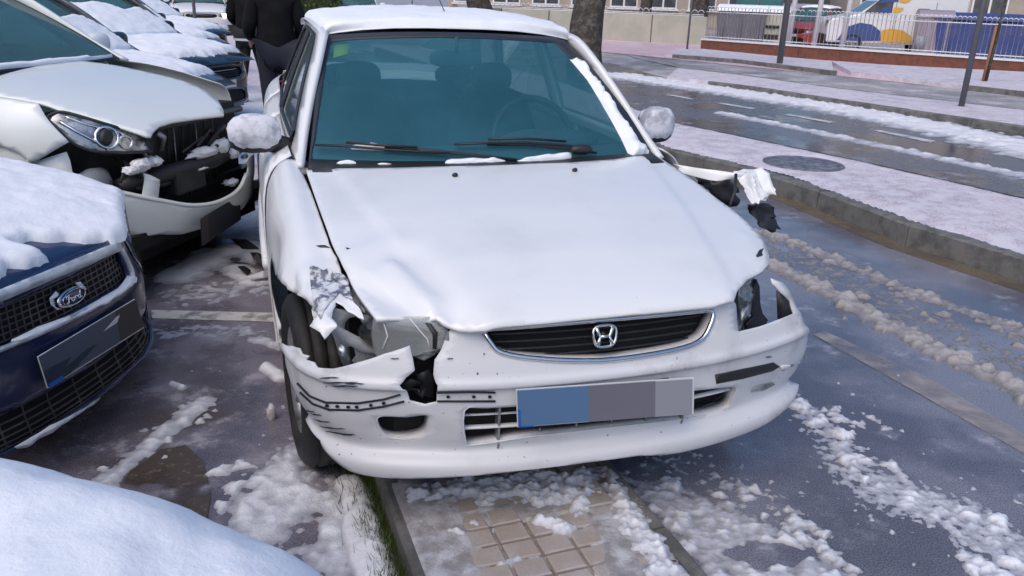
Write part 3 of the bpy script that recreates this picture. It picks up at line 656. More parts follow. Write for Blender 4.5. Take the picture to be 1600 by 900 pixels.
# rub strip channels, scuffs, strip (thin pieces on the bumper)
def decal(name, S, pts, mt, parent, off=.002, step=.012, fr=HF, sm=0, solid=.0015):
    L = trace(fr, S, pts); L = smooth_loop(L, sm) if sm else L
    return sheet(name, S, L, mt, parent, step=step, off=off, solid=solid)
def ribbon_px(a, w):
    a = np.array(a, float); d = np.gradient(a, axis=0); n = np.stack([-d[:, 1], d[:, 0]], 1); n /= np.linalg.norm(n, axis=1, keepdims=True)
    ww = np.array(w if hasattr(w, '__len__') else [w] * len(a))[:, None]
    return list(map(tuple, np.vstack([a - n * ww, (a + n * ww)[::-1]])))
for a in ([(466, 598), (485, 618), (510, 628), (560, 629), (600, 623), (626, 615)], [(470, 612), (490, 630), (515, 639), (560, 640), (600, 634), (632, 626)], [(683, 612), (730, 611), (774, 612)], [(683, 626), (730, 626), (774, 626)]):
    decal('strip_channel', SB, ribbon_px(a, 1.5), M['rubber_seal'], bumper, .0045)
for cx, cy in ((512, 633), (528, 634), (545, 635), (558, 635), (580, 632), (600, 629), (740, 619), (765, 619), (700, 619)):
    decal('clip_hole', SB, [(cx + 3 * cos(t), cy + 2.4 * sin(t)) for t in np.linspace(0, 2 * pi, 8)[:-1]], M['dark_void'], bumper, .0045)
decal('rub_strip', SB, [(1117, 585), (1160, 576), (1208, 566), (1217, 572), (1206, 579), (1160, 591), (1119, 599)], M['black_plastic'], honda, .004, solid=.004)
decal('scuff_mark', SB, [(1217, 571), (1262, 556), (1262, 562), (1222, 579)], M['torn_paint'], bumper, .004)
scu = random.Random(3)
for x, y, L in [(505, 597, 55), (520, 602, 40), (500, 590, 30), (540, 599, 30), (492, 655, 25), (500, 664, 40), (510, 672, 45), (530, 676, 22), (487, 645, 16), (478, 640, 14), (610, 560, 14), (698, 560, 10), (1195, 557, 10)]:
    sl = .05 if y < 620 else .28
    a = [(x + L * t, y + sl * L * t * (1 - .6 * t) * (1 if y > 620 else .4) + scu.uniform(-.6, .6)) for t in np.linspace(0, 1, 6)]
    decal('scuff_mark', SB, ribbon_px(a, [.1, .6, 1.0, .5, .8, .1]), M['rubber_seal'], bumper, .004)
decal('fog_blank', SB, [(1172, 612), (1178, 604), (1206, 596), (1210, 600), (1192, 609)], M['bare_metal'], bumper, .004)
# crash bar / dark bay behind the openings
def inner(name, S, loop, mt, depth, parent=honda):
    P = S(loop[:, 0], loop[:, 1]); c = loop.mean(0); L2 = c + (loop - c) * 1.12
    vo, Tt = triangulate(np.clip(L2, 0, 1), (), .04); Q = S(vo[:, 0], vo[:, 1]) + depth
    return mesh_obj(name, Q, Tt, mt, parent)
inner('grille_backing', SB, h_gr, M['dark_void'], np.array([0, .06, 0]))
inner('intake_backing', SB, h_in, M['dark_void'], np.array([0, .085, 0]))
inner('fog_backing', SB, h_fg, M['dark_void'], np.array([0, .055, 0]))
# grille: chrome surround, slats, badge
P = SB(h_gr[:, 0], h_gr[:, 1]); grille = tube('grille', [tuple(p + [0, -.002, 0]) for p in P], .0075, M['chrome'], honda, 8, closed=True)
for k in range(5):
    zz = .678 - k * .0225; xs = np.linspace(-.335 + .012 * k, .335 - .012 * k, 24)
    ys = [.028 + .03 + .04 * (x / .4) ** 2 for x in xs]
    tube('slat', [(x, y, zz) for x, y in zip(xs, ys)], .0048, M['black_plastic'], grille, 6, flat=.7)
bc = onplane(HF, 945, 525, 1, .03)
def bp(u, w, y=0.): return (bc[0] + u, bc[1] + y + w * .25, bc[2] + w)
rr = []
for t in np.linspace(0, 2 * pi, 28, endpoint=False):
    cx, cz = cos(t), sin(t); s = (abs(cx) ** 3.2 + abs(cz) ** 3.2) ** (-1 / 3.2); tw = 1 + .10 * cz * s
    rr.append(bp(.0335 * cx * s * tw, .0285 * cz * s))
badge = tube('badge', rr, .0042, M['chrome'], honda, 8, closed=True)
for s in (-1, 1):
    tube('badge_bar', [bp(s * .024, .024), bp(s * .019, .008), bp(s * .0135, -.001), bp(s * .0165, -.012), bp(s * .021, -.023)], [.0062, .0055, .005, .0055, .0062], M['chrome'], badge, 8)
tube('badge_bar', [bp(-.015, -.001), bp(.015, -.001)], .0045, M['chrome'], badge, 8)
tube('badge_stem', [bp(0, 0, .002), bp(0, 0, .05)], .008, M['black_plastic'], badge, 6)
# lower intake slats
for zz, w in ((.392, .40), (.43, .36)):
    tube('intake_slat', [(x, .035 + .045 * (x / .45) ** 2, zz + .012 * (x > .3)) for x in np.linspace(-.40, .45, 20)], .011 if zz < .4 else .006, M['white_bumper'], bumper, 6, flat=.45)
for x in (-.29, -.17, -.06, .05, .16, .28): box('intake_rib', (x - .003, .045, .325), (x + .003, .075, .455), M['bare_metal'], bumper)
# number plate (blanked in three tones)
pc = [onplane(HF, *p, 1, -.012) for p in ((806, 608), (1084, 589), (1083, 646), (808, 667))]
def quad_at(u0, u1, v0, v1, y):
    f = lambda u, v: (pc[0] * (1 - u) + pc[1] * u) * (1 - v) + (pc[3] * (1 - u) + pc[2] * u) * v
    return [f(u0, v0) + [0, y, 0], f(u1, v0) + [0, y, 0], f(u1, v1) + [0, y, 0], f(u0, v1) + [0, y, 0]]
def plate_piece(name, uv, y, mt, parent): return mesh_obj(name, quad_at(*uv, y), [(3, 2, 1, 0)], mt, parent, smooth=False, solid=-.003)
npl = plate_piece('number_plate', (0, 1, 0, 1), 0, M['plate_white'], honda)
plate_piece('plate_panel', (.004, .385, .02, .965), -.004, M['plate_blue'], npl); plate_piece('plate_panel', (.385, .765, .02, .98), -.004, M['plate_grey'], npl); plate_piece('plate_panel', (.765, .985, .03, .97), -.004, M['plate_light'], npl)
plate_piece('country_band', (.004, .085, .955, .985), -.005, M['eu_blue'], npl); plate_piece('country_band', (.004, .016, .5, .985), -.005, M['eu_blue'], npl)
box('plate_holder', (-.2, 0, .40), (.2, .05, .50), M['dark_void'], npl)

# ---- hood
def hood_h(x, y):
    hc = np.interp(y, [-.06, -.01, .03, .08, .16, .3, .6, .9, 1.1, 1.3], [.63, .672, .705, .73, .758, .80, .862, .905, .928, .94])
    k = np.interp(y, [0, .3, .7, 1.1], [.045, .055, .035, .018])
    z = hc - k * np.abs(x / .7) ** 2.6
    xe = np.interp(y, [0, .15, .6, 1.05], [.40, .46, .55, .63]); return z + .007 * sstep(.0, .035, xe - np.abs(x))
def fold(p, a, b, w, h, side=0):
    """a crease line pressed into a panel"""
    a = np.array(a); b = np.array(b); ab = b - a; t = np.clip(((p[:, :2] - a) @ ab) / (ab @ ab), 0, 1); r = p[:, :2] - a - t[:, None] * ab
    d = np.hypot(*r.T); s = np.sign(ab[0] * r[:, 1] - ab[1] * r[:, 0]); f = np.exp(-(d / w) ** 2)
    if side: f = f * np.where(s * side > 0, 1., np.exp(-(d / (w * .12)) ** 2))
    return h * f
def hood_bend(p):
    p = p.copy(); p[:, 2] = hood_h(p[:, 0], p[:, 1])
    dz = fold(p, (-.60, .29), (-.485, .12), .075, -.024, -1) + fold(p, (-.40, .07), (-.47, .36), .045, -.012) + fold(p, (-.46, .15), (-.53, .33), .028, .012) + fold(p, (-.62, .42), (-.52, .46), .05, .007)
    dz += fold(p, (-.38, .02), (-.41, .08), .04, -.014) + fold(p, (.62, .26), (.68, .40), .04, .006) + fold(p, (.50, .12), (.66, .27), .03, -.012)
    p[:, 2] += dz; return p
SH = Net([[(x, y, 0) for x in np.linspace(-.76, .76, 9)] for y in np.linspace(-.05, 1.25, 9)], hood_bend)
hood_px = [(478, 265), (540, 263), (620, 262), (752, 259), (890, 254), (960, 249), (1024, 243), (1060, 265), (1090, 287), (1120, 310), (1165, 345), (1190, 370), (1200, 392), (1203, 411), (1192, 423), (1168, 436), (1153, 452), (1147, 470),
           (1115, 478), (1050, 485), (950, 495), (850, 505), (757, 516), (735, 517), (712, 514), (694, 505), (668, 498), (640, 497), (588, 498), (566, 468), (549, 441), (534, 412), (518, 378), (503, 336), (490, 300)]
hood = sheet('hood', SH, dense_loop(T_(SH, hood_px), .02), M['white_paint'], honda, step=.014, solid=.012)
# scraped spots at the hood corner
decal('paint_chip', SH, [(1181, 400), (1186, 391), (1193, 388), (1190, 395), (1192, 399), (1183, 402)], M['rubber_seal'], hood, .0015)
for cx, cy in ((711, 276), (898, 268)):
    c = SH(*T_(SH, [(cx, cy)])[0][:, None])[0]; nz_ = blob('washer_nozzle', tuple(c + [0, 0, .006]), (.011, .008, .008), M['black_plastic'], hood, 2, .1)

# ---- left fender (torn), built over the wheel
fy = [.10, .22, .38, .58, .80, 1.0, 1.205]
def fz0(y): return float(hood_h(np.array([-.70]), np.array([y]))[0]) if y < 1.1 else .912
frow = []
for y in fy:
    z0 = fz0(y); w = float(np.interp(y, [.1, .3, .6, 1.5], [-.03, -.004, 0, 0])); q = w * .6
    e = float(np.interp(y, [.45, 1.2], [0, .032])); w -= e * .15
    frow.append([(-.655 - q, y, z0 - .012), (-.70 - q, y, z0 - .014 + e * .2), (-.755 - q, y, z0 - .018 + e * .7), (-.80 - w, y, z0 - .055 + e), (-.832 - w, y, z0 - .12 + e), (-.845 - w, y, z0 - .22 + e), (-.848 - w, y, z0 - .34 + e), (-.846 - w, y, .42), (-.835 - w, y, .26)])
def crystal(p, sc, seed):
    """faceted crumple: flat cells meeting in sharp creases"""
    out = np.empty(len(p))
    for i, a in enumerate(p): d = noise.voronoi(Vector((a[0] * sc + seed, a[1] * sc, a[2] * sc)))[0]; out[i] = d[1] - d[0]
    return out
def fender_bend(p):
    p = p.copy(); x, y, z = p.T; k = sstep(.62, .34, y)
    c1 = crystal(p, 6.5, 3.); c2 = crystal(p, 11., 7.)
    p[:, 0] += k * (.05 * (c1 - .25) + .02 * (c2 - .2) + .012); p[:, 2] += k * (.035 * (.3 - c1) - .012); p[:, 1] += k * .02 * c2
    d = np.exp(-((y - .78) / .16) ** 2 - ((z - .70) / .10) ** 2); p[:, 0] += .022 * d      # pushed-in flank
    return p
SF = Net(frow, fender_bend)
fpx = [(468, 262), (486, 300), (499, 336), (514, 380), (530, 413), (545, 442), (562, 470), (582, 499), (572, 499), (560, 496), (544, 487), (536, 478), (528, 472), (522, 482), (518, 497), (527, 508), (520, 516), (513, 524), (507, 530), (500, 519), (492, 509), (494, 496), (489, 480), (480, 470),
       (470, 463), (457, 456), (442, 444), (430, 430)]
fv = lambda y: float(np.interp(y, fy, np.linspace(0, 1, 7)))
fuv = np.vstack([T_(SF, fpx), [(.68, fv(.93)), (.80, fv(1.03)), (.93, fv(1.08)), (1., fv(1.08)), (1., 1.), (.1, 1.)]])
fender = sheet('fender', SF, dense_loop(fuv, .02), M['white_paint'], honda, step=.02, solid=.003); fender['label'] = 'crumpled and torn front fender with ripped edge'
for poly in ([(487, 416), (500, 424), (516, 430), (530, 428), (545, 445), (556, 462), (566, 478), (552, 470), (540, 466), (530, 458), (524, 466), (515, 476), (508, 484), (500, 500), (495, 486), (490, 470), (486, 452), (484, 430)], [(512, 437), (520, 434), (536, 447), (548, 464), (536, 458), (524, 448)]):
    decal('torn_patch', SF, poly, M['torn_paint'], fender, .004, step=.02)
tear = [(494, 385), (500, 384), (508, 384), (516, 388), (508, 387), (500, 387)]
decal('tear_line', SF, tear, M['rubber_seal'], fender, .003, step=.02)
# crumpled ribbons of sheet metal hanging at the tear
class Plane:
    """flat panel facing the front: columns x, rows z at depth y (leaning back by lean)"""
    def __init__(s, y, lean=0., x0=-1.2, x1=1.2, z0=0., z1=1.4, slant=0.): s.a = (y, lean, x0, x1, z0, z1, slant)
    def __call__(s, u, v):
        y, l, x0, x1, z0, z1, sl = s.a; u = np.atleast_1d(np.asarray(u, float)); v = np.atleast_1d(np.asarray(v, float)); x = x0 + (x1 - x0) * u; z = z0 + (z1 - z0) * v
        return np.stack([x, y + l * (z - .6) + sl * x, z], 1)
    def normal(s, u, v): return np.tile(np.array([[0, -1., 0]]), (len(u), 1))
def crumple(seed, amp=.03): return lambda P, v: P + np.stack([.4 * amp * fbm(P, 22., seed + 4, 2), amp * (1 - 2 * np.abs(fbm(P, 17., seed, 3))), .4 * amp * fbm(P, 22., seed + 9, 2)], 1)
for k, (poly, y, mt) in enumerate((([(484, 418), (494, 421), (503, 428), (514, 426), (522, 433), (533, 428), (541, 436), (549, 442), (558, 456), (566, 470), (576, 484), (585, 498), (572, 493), (560, 495), (552, 487), (544, 487), (537, 476), (530, 474), (522, 482), (523, 490), (518, 497), (527, 507), (520, 512), (514, 524), (507, 530), (503, 521), (498, 516), (492, 508), (496, 500), (492, 492), (488, 470), (484, 445)], .31, 'torn_paint'),
        ([(490, 488), (500, 484), (506, 494), (512, 500), (516, 512), (510, 520), (507, 529), (500, 518), (493, 508)], .275, 'white_paint'), ([(540, 462), (552, 466), (562, 476), (572, 490), (556, 486), (546, 478)], .275, 'white_paint'),
        ([(508, 446), (520, 440), (530, 450), (526, 460), (516, 458)], .275, 'inner_metal'))):
    Sk = Plane(y, .35); sheet('metal_shred', Sk, dense_loop(T_(Sk, poly), .006), M[mt], fender, step=.0065, solid=.0015, post=crumple(k * 3.)).data.shade_flat()
# ---- what shows behind the torn corner: inner panel with holes, broken lamp
circ = lambda cx, cy, rx, ry, n=14: [(cx + rx * cos(t), cy + ry * sin(t)) for t in np.linspace(0, 2 * pi, n, endpoint=False)]
PP = Plane(.25, .15)
sheet('inner_panel', PP, T_(PP, [(518, 480), (545, 486), (590, 496), (600, 540), (600, 575), (575, 590), (552, 588), (532, 560), (522, 528), (512, 508)]), M['inner_metal'], honda,
      [T_(PP, circ(553, 512, 15, 17))[::-1], T_(PP, [(535, 545), (552, 540), (556, 556), (548, 566), (538, 560)])[::-1]], .008, solid=.004)
PP2 = Plane(.22, .1)
sheet('lamp_bracket', PP2, T_(PP2, [(505, 498), (520, 505), (566, 530), (600, 548), (598, 560), (560, 548), (520, 524)]), M['inner_metal'], honda, step=.01, solid=.006)
sheet('lamp_bracket', PP2, T_(PP2, [(532, 538), (545, 545), (548, 560), (560, 580), (552, 588), (536, 572), (528, 552)]), M['reflector'], honda, step=.01, solid=.006)
SL = Net(mirror_rows([[(p[0] + n[0] * ins, p[1] + n[1] * ins + .0, z) for p, n in zip(pl, nin)] for z, ins in ((.76, .09), (.70, .055), (.64, .04), (.58, .03), (.5, .03))]))
lamp = sheet('headlight', SL, smooth_loop(T_(SL, [(583, 496), (625, 495), (670, 495), (690, 502), (700, 516), (701, 540), (685, 546), (650, 556), (600, 560), (584, 550)]), 2), M['lens'], honda, step=.012, solid=.003)
lamp['label'] = 'broken clear headlight with cracked lens'
bowl = []
for j, (r, d) in enumerate(((1., 0), (.85, .05), (.55, .085), (.2, .1), (.02, .1))):
    for t in np.linspace(0, 2 * pi, 20, endpoint=False): bowl.append((-.53 + .115 * r * cos(t), .15 + d + .10 * (-(.115 * r * cos(t)) / .115 + .0) * .6, .64 + .052 * r * sin(t)))
mesh_obj('reflector', bowl, [(j * 20 + i, j * 20 + (i + 1) % 20, (j + 1) * 20 + (i + 1) % 20, (j + 1) * 20 + i) for j in range(4) for i in range(20)], M['reflector'], lamp)
decal('lamp_divider', SL, [(664, 504), (674, 506), (684, 520), (682, 545), (676, 545), (676, 522)], M['black_plastic'], lamp, .003)
decal('lamp_corner', SL, [(684, 506), (697, 518), (698, 540), (688, 544)], M['black_plastic'], lamp, -.003)
decal('lens_crack', SL, ribbon_px([(640, 497), (655, 515), (668, 530), (672, 545)], .8), M['plate_white'], lamp, .003); decal('lens_crack', SL, ribbon_px([(600, 505), (606, 525), (598, 545)], .9), M['plate_white'], lamp, .003)
decal('lens_shard', SL, [(640, 545), (655, 538), (676, 542), (680, 556), (662, 566), (646, 560)], M['lens'], lamp, -.012)
# black shreds in the split of the bumper
PS = Plane(.085, 0., slant=-.15)
for poly, mt in (([(646, 556), (680, 560), (684, 602), (690, 628), (660, 634), (638, 630), (620, 612), (634, 590), (648, 580)], 'dark_void'),):
    sheet('split_backing', PS, T_(PS, poly), M[mt], honda, step=.02, solid=.002)
PS2 = Plane(.045, 0., slant=-.15)
for poly in ([(622, 603), (640, 590), (658, 596), (655, 608), (640, 612), (628, 618), (640, 624), (632, 632), (624, 648), (622, 634), (628, 622)], [(650, 585), (672, 578), (680, 600), (676, 622), (660, 618), (655, 600)], [(640, 604), (660, 612), (672, 606), (660, 622), (646, 616)]):
    sheet('plastic_shred', PS2, T_(PS2, poly), M['black_plastic'], honda, step=.01, solid=.005, post=lambda P, v: P + np.stack([0 * P[:, 0], .03 * fbm(P, 30., 2., 3), 0 * P[:, 0]], 1))
# right lamp opening: leftover housing, black bracket, bumper corner inside
PR = Plane(.20, .2, slant=.25)
sheet('lamp_housing', PR, T_(PR, [(1153, 446), (1168, 438), (1180, 434), (1182, 452), (1172, 470), (1170, 488), (1160, 500), (1160, 517), (1154, 517)]), M['reflector'], honda, step=.01, solid=.004, post=lambda P, v: P + np.stack([0 * P[:, 0], .04 * fbm(P, 16., 5., 3), 0 * P[:, 0]], 1))
sheet('lamp_bracket', PR, T_(PR, [(1182, 436), (1187, 448), (1188, 475), (1192, 490), (1200, 500), (1196, 508), (1168, 514), (1166, 506), (1178, 494), (1172, 482), (1176, 462)]), M['black_plastic'], honda, step=.01, solid=.012)
PR2 = Plane(.36, 0., slant=.0)
sheet('corner_liner', PR2, T_(PR2, [(1214, 455), (1222, 456), (1236, 474), (1246, 494), (1216, 502)]), M['black_plastic'], honda, step=.02, solid=.004)
# bay: dark block behind the front, leaving the right corner open
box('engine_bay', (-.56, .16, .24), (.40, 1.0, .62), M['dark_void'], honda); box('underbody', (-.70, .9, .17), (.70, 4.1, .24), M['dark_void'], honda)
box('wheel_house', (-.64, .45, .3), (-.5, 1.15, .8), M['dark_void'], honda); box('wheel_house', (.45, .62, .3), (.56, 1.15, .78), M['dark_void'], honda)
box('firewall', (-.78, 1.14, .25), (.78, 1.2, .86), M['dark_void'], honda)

# ---- right fender peeled outwards
pf = [((1052, 256), .74), ((1085, 262), .80), ((1120, 266), .87), ((1150, 270), .93), ((1166, 268), .97)]
up = [onplane(HF, *p, 0, x) for p, x in pf]
lowp = [((1058, 268), .745), ((1085, 276), .80), ((1118, 283), .86), ((1140, 280), .91), ((1150, 284), .95)]
lw_ = [onplane(HF, *p, 0, x) for p, x in lowp]
SPF = Net([up, [(np.array(a) + b) / 2 + [.012, -.01, .006] for a, b in zip(up, lw_)], lw_])
ful = np.array([(0, 0), (1, 0), (1, 1), (0, 1)], float)
pf_o = sheet('peeled_fender', SPF, dense_loop(ful, .1), M['white_paint'], honda, step=.1, solid=.003); pf_o['label'] = 'front fender torn off and bent outwards'
fl = [[onplane(HF, *p, 0, x) for p, x in r] for r in (
    [((1146, 268), .93), ((1160, 266), .97), ((1176, 264), 1.0), ((1192, 262), 1.03), ((1202, 270), 1.05)],
    [((1152, 282), .93), ((1166, 280), .96), ((1178, 276), .97), ((1196, 280), 1.03), ((1208, 288), 1.05)],
    [((1166, 300), .92), ((1174, 298), .95), ((1182, 296), .96), ((1198, 298), 1.02), ((1214, 304), 1.05)],
    [((1176, 322), .92), ((1184, 321), .94), ((1190, 318), .96), ((1200, 316), 1.01), ((1211, 308), 1.04)])]
SFL = Net(fl); bf_ = sheet('bent_flap', SFL, dense_loop(np.array([(.02, .02), (.3, .0), (.55, .05), (.8, .0), (.97, .1), (.9, .3), (1., .5), (.93, .72), (.8, .8), (.72, .97), (.5, .9), (.38, 1.), (.2, .93), (.08, .98), (.0, .7), (.1, .5), (.03, .3)]), .05), M['white_paint'], pf_o, step=.05, solid=.002, post=crumple(5., .014)); bf_.data.shade_flat()
snow_cap('snow_patch', SFL, np.array([(.55, .05), (.98, .05), (.98, .7), (.7, .75), (.6, .4)]), M['snow'], pf_o, T=.02, edge=.03, step=.06)
PL_ = lambda pts, x: [onplane(HF, *p, 0, x + (p[0] - 1170) * .0008) for p in pts]
SLn = Plane(.93, .3)
sheet('liner_shard', SLn, dense_loop(T_(SLn, [(1174, 322), (1190, 318), (1203, 319), (1210, 326), (1216, 325), (1226, 334), (1228, 342), (1236, 346), (1246, 358), (1230, 360), (1214, 358), (1206, 362), (1190, 357), (1181, 346), (1176, 334)]), .01), M['black_plastic'], pf_o, step=.012, solid=.003, post=crumple(2., .04))
SLm = Plane(1.02, .2)
sheet('arch_liner', SLm, dense_loop(T_(SLm, [(1085, 272), (1104, 280), (1120, 284), (1142, 277), (1152, 286), (1160, 292), (1166, 302), (1158, 306), (1160, 314), (1148, 328), (1130, 316), (1105, 296)]), .01), M['black_plastic'], honda, step=.015, solid=.003, post=crumple(7., .04))
tube('inner_stay', [onplane(HF, 1150, 272, 0, .88), onplane(HF, 1148, 300, 0, .86), onplane(HF, 1140, 322, 0, .82)], .006, M['black_plastic'], pf_o, 8)

# ---- windscreen, frame, cowl, wipers
wr = []
for v in np.linspace(0, 1, 5):
    hw = .69 + (.555 - .69) * v; r = []
    for a in (0, .25, .5, .75, .92, 1.):
        bow = .10 * (1 - v) + .085 * v; y = 1.02 + (1.705 - 1.02) * v + bow * a ** 2.2 - .025 * 4 * v * (1 - v); z = .895 + (1.362 - .895) * v - .035 * v * a ** 2 + .018 * 4 * v * (1 - v)
        r.append((hw * a, y, z))
    wr.append(r)
SW_ = Net(mirror_rows(wr))
frame_px = [(478, 266), (482, 215), (494, 110), (502, 70), (510, 55), (560, 52), (690, 50), (800, 54), (866, 58), (884, 64), (930, 112), (980, 176), (1026, 246), (960, 252), (800, 262), (600, 268)]
glass_px = [(489, 254), (493, 215), (508, 110), (515, 72), (521, 65), (560, 61), (690, 58), (800, 62), (858, 66), (872, 71), (912, 115), (950, 176), (985, 240), (940, 252), (800, 262), (600, 264)]
gl_uv = smooth_loop(T_(SW_, glass_px), 2)
wf = sheet('windscreen_frame', SW_, dense_loop(T_(SW_, frame_px), .03), M['rubber_seal'], honda, [gl_uv], .04, solid=.004)
sheet('windscreen', SW_, gl_uv, M['wind_glass'], honda, step=.05, off=-.003, solid=0)
decal('inspection_sticker', SW_, [(522, 68), (545, 66), (543, 82), (520, 88)], mat('sticker', (.45, .5, .03), .6), honda, -.006, step=.05)
cow = []
for x in np.linspace(-.68, .68, 15):
    y0 = 1.0 + .11 * abs(x / .69) ** 2.2; cow += [(x, y0 - .07, .905), (x, y0 + .0, .915), (x, y0 + .05, .925)]
mesh_obj('cowl', cow, [(3 * i + k, 3 * i + 3 + k, 3 * i + 4 + k, 3 * i + 1 + k) for i in range(14) for k in range(2)], M['black_plastic'], honda, solid=.004)
def wiper(name, blade, arm, mt=M['black_plastic']):
    e = tube(name, [SW_(*q[:, None])[0] + np.array([0, -.012, .008]) for q in T_(SW_, arm)], [.008, .007, .006, .005][:len(arm)], mt, honda, 8)
    tube('blade', [SW_(*q[:, None])[0] + np.array([0, -.02, .012]) for q in T_(SW_, blade)], .0075, mt, e, 6, flat=.6)
    tube('blade_bridge', [SW_(*q[:, None])[0] + np.array([0, -.026, .02]) for q in T_(SW_, [(b[0], b[1] - 3) for b in blade])[1:-1]], .005, mt, e, 6); return e
wiper('wiper', [(492, 230), (540, 232), (600, 237), (650, 240), (700, 243)], [(600, 232), (690, 240), (760, 247), (806, 252)])
wiper('wiper', [(708, 229), (760, 227), (820, 226), (880, 230), (920, 236)], [(760, 227), (840, 228), (880, 234), (930, 241)])
blob('wiper_pivot', SW_(*T_(SW_, [(905, 238)])[0][:, None])[0] + np.array([0, -.02, .015]), (.05, .02, .02), M['black_plastic'], honda, 2, .1)
for k, poly in enumerate(([(890, 92), (906, 96), (932, 128), (962, 172), (990, 215), (1015, 243), (985, 247), (970, 215), (945, 170), (918, 125)], [(688, 256), (700, 249), (770, 247), (806, 254), (770, 260), (690, 262)], [(800, 252), (840, 243), (872, 240), (893, 238), (894, 250), (860, 257), (805, 258)],
          [(522, 258), (535, 251), (560, 253), (566, 263), (525, 264)], [(568, 260), (600, 256), (636, 260), (636, 265), (570, 265)], [(545, 228), (580, 225), (630, 232), (600, 235), (550, 233)])):
    snow_cap('windscreen_snow', SW_, T_(SW_, poly), M['snow'], honda, T=.022 if k else .03, edge=.03, step=.012, nsc=22., amp=.6, seed=k * 3., metric=1.3)

# ---- roof and its snow
rrow = []
for y, z, hw in ((1.70, 1.362, .56), (1.85, 1.385, .575), (2.2, 1.405, .585), (2.6, 1.40, .58), (2.95, 1.37, .56), (3.05, 1.352, .55)):
    rrow.append([(a * hw, y + .09 * a * a * (y < 1.75), z - .045 * a ** 3) for a in (0, .3, .6, .85, 1.)])
SR = Net(mirror_rows(rrow))
sheet('roof', SR, dense_loop(ful, .1), M['white_paint'], honda, step=.08, solid=.003)
snow_cap('roof_snow', SR, np.array([(.03, .03), (.5, .035), (.97, .03), (.97, .97), (.03, .97)]), M['snow'], honda, T=.028, edge=.05, step=.02, nsc=7., amp=.25, metric=1.2)
am = onplane(HF, 700, 42, 0, 0.02); ant = blob('antenna', tuple(am + [0, 0, .012]), (.026, .04, .022), M['black_plastic'], honda, 2, .05)
tube('antenna_rod', [am + [0, 0, .03], am + [-.03, .10, .14], am + [-.07, .22, .30]], .0022, M['black_plastic'], ant, 6)

# ---- sides: greenhouse, doors, rear
def side(sg):
    g = []
    for z, x in ((.90, .735), (1.0, .70), (1.12, .655), (1.24, .605), (1.33, .565), (1.36, .545)):
        g.append([(sg * (x - .055 * max(0, y - 2.2) - .02 * max(0, (1.5 - y))), y, z) for y in (1.1, 1.5, 1.9, 2.3, 2.7, 3.1, 3.5)])
    S = Net(g)
    Y = lambda y: (y - 1.1) / 2.4
    Vz = lambda z: np.interp(z, [.90, 1.0, 1.12, 1.24, 1.33, 1.36], np.linspace(0, 1, 6))
    lp = lambda pts: np.array([(Y(a), Vz(b)) for a, b in pts])
    outer = lp([(1.12, .905), (1.72, 1.335), (1.85, 1.355), (2.9, 1.355), (3.05, 1.34), (3.48, .96), (3.48, .905)])
    w1 = lp([(1.42, .955), (1.83, 1.27), (1.93, 1.305), (2.22, 1.315), (2.24, .955)]); w2 = lp([(2.33, .955), (2.31, 1.315), (2.75, 1.305), (2.86, 1.27), (3.12, 1.0), (3.08, .955)])
    sheet('door_frame', S, dense_loop(outer, .03), M['white_paint'], honda, [dense_loop(w1, .05)[::-1], dense_loop(w2, .05)[::-1]], .05, solid=.025)
    for w in (w1, w2):
        sheet('side_window', S, dense_loop(w, .06), M['side_glass'], honda, step=.08, off=-.008, solid=0)
        Pq = S(w[:, 0], w[:, 1]); tube('window_seal', [tuple(p + [sg * .004, 0, 0]) for p in S(*dense_loop(w, .05).T)], .009, M['rubber_seal'], honda, 6, closed=True)
    b = []
    for z, x in ((.93, .74), (.89, .80), (.82, .835), (.70, .848), (.55, .846), (.42, .84), (.28, .815), (.2, .78)):
        b.append([(sg * (x - .05 * max(0, y - 2.) - (.05 if y > 4.2 else 0)), y, z) for y in (1.1, 1.6, 2.2, 2.8, 3.4, 4.0, 4.35)])
    Sb = Net(b); U = lambda y: np.interp(y, [1.1, 1.6, 2.2, 2.8, 3.4, 4.0, 4.35], np.linspace(0, 1, 7))
    for nm, a, c in (('front_door', 1.215 if sg < 0 else 1.16, 2.26), ('rear_door', 2.27, 3.15), ('rear_quarter', 3.16, 4.35)):
        o = np.array([(U(a), 0), (U(c), 0), (U(c), .98), (U(a), .98)])
        hl = []
        if nm == 'rear_quarter': hl = [np.array([(U(3.42 + .33 * cos(t)), .72 - .36 * max(0, sin(t)) + (.30 if sin(t) < -.1 else 0)) for t in np.linspace(0, 2 * pi, 20, endpoint=False)])]; hl[0][:, 1] = np.clip(hl[0][:, 1], 0, .97)
        if nm == 'rear_quarter': o = np.array([(U(a), 0), (U(c), 0), (U(c), .98), (U(3.78), .98)] + [(U(3.42 + .35 * cos(t)), .98 - .55 * sin(t)) for t in np.linspace(0, pi, 14)] + [(U(a), .98)]); hl = []
        d = sheet(nm, Sb, dense_loop(o, .05), M['white_paint'], honda, hl, .05, solid=.004)
        if 'door' in nm:
            yy = c - .12; hb = tube('handle', [(sg * .84, yy - .09, .79), (sg * .872, yy - .07, .79), (sg * .872, yy + .05, .79), (sg * .84, yy + .07, .79)], .011, M['white_paint'], d, 8)
    tube('sill', [(sg * .79, 1.15, .22), (sg * .79, 3.1, .22)], .045, M['white_bumper'], honda, 8)
    dm = [Sb(np.array([U(y)]), np.array([.62]))[0] + [sg * .006, 0, 0] for y in (1.25, 1.7, 2.25, 3.1)]; tube('side_moulding', dm, .014, M['white_bumper'], honda, 6, flat=1.6)
for s in (-1, 1): side(s)
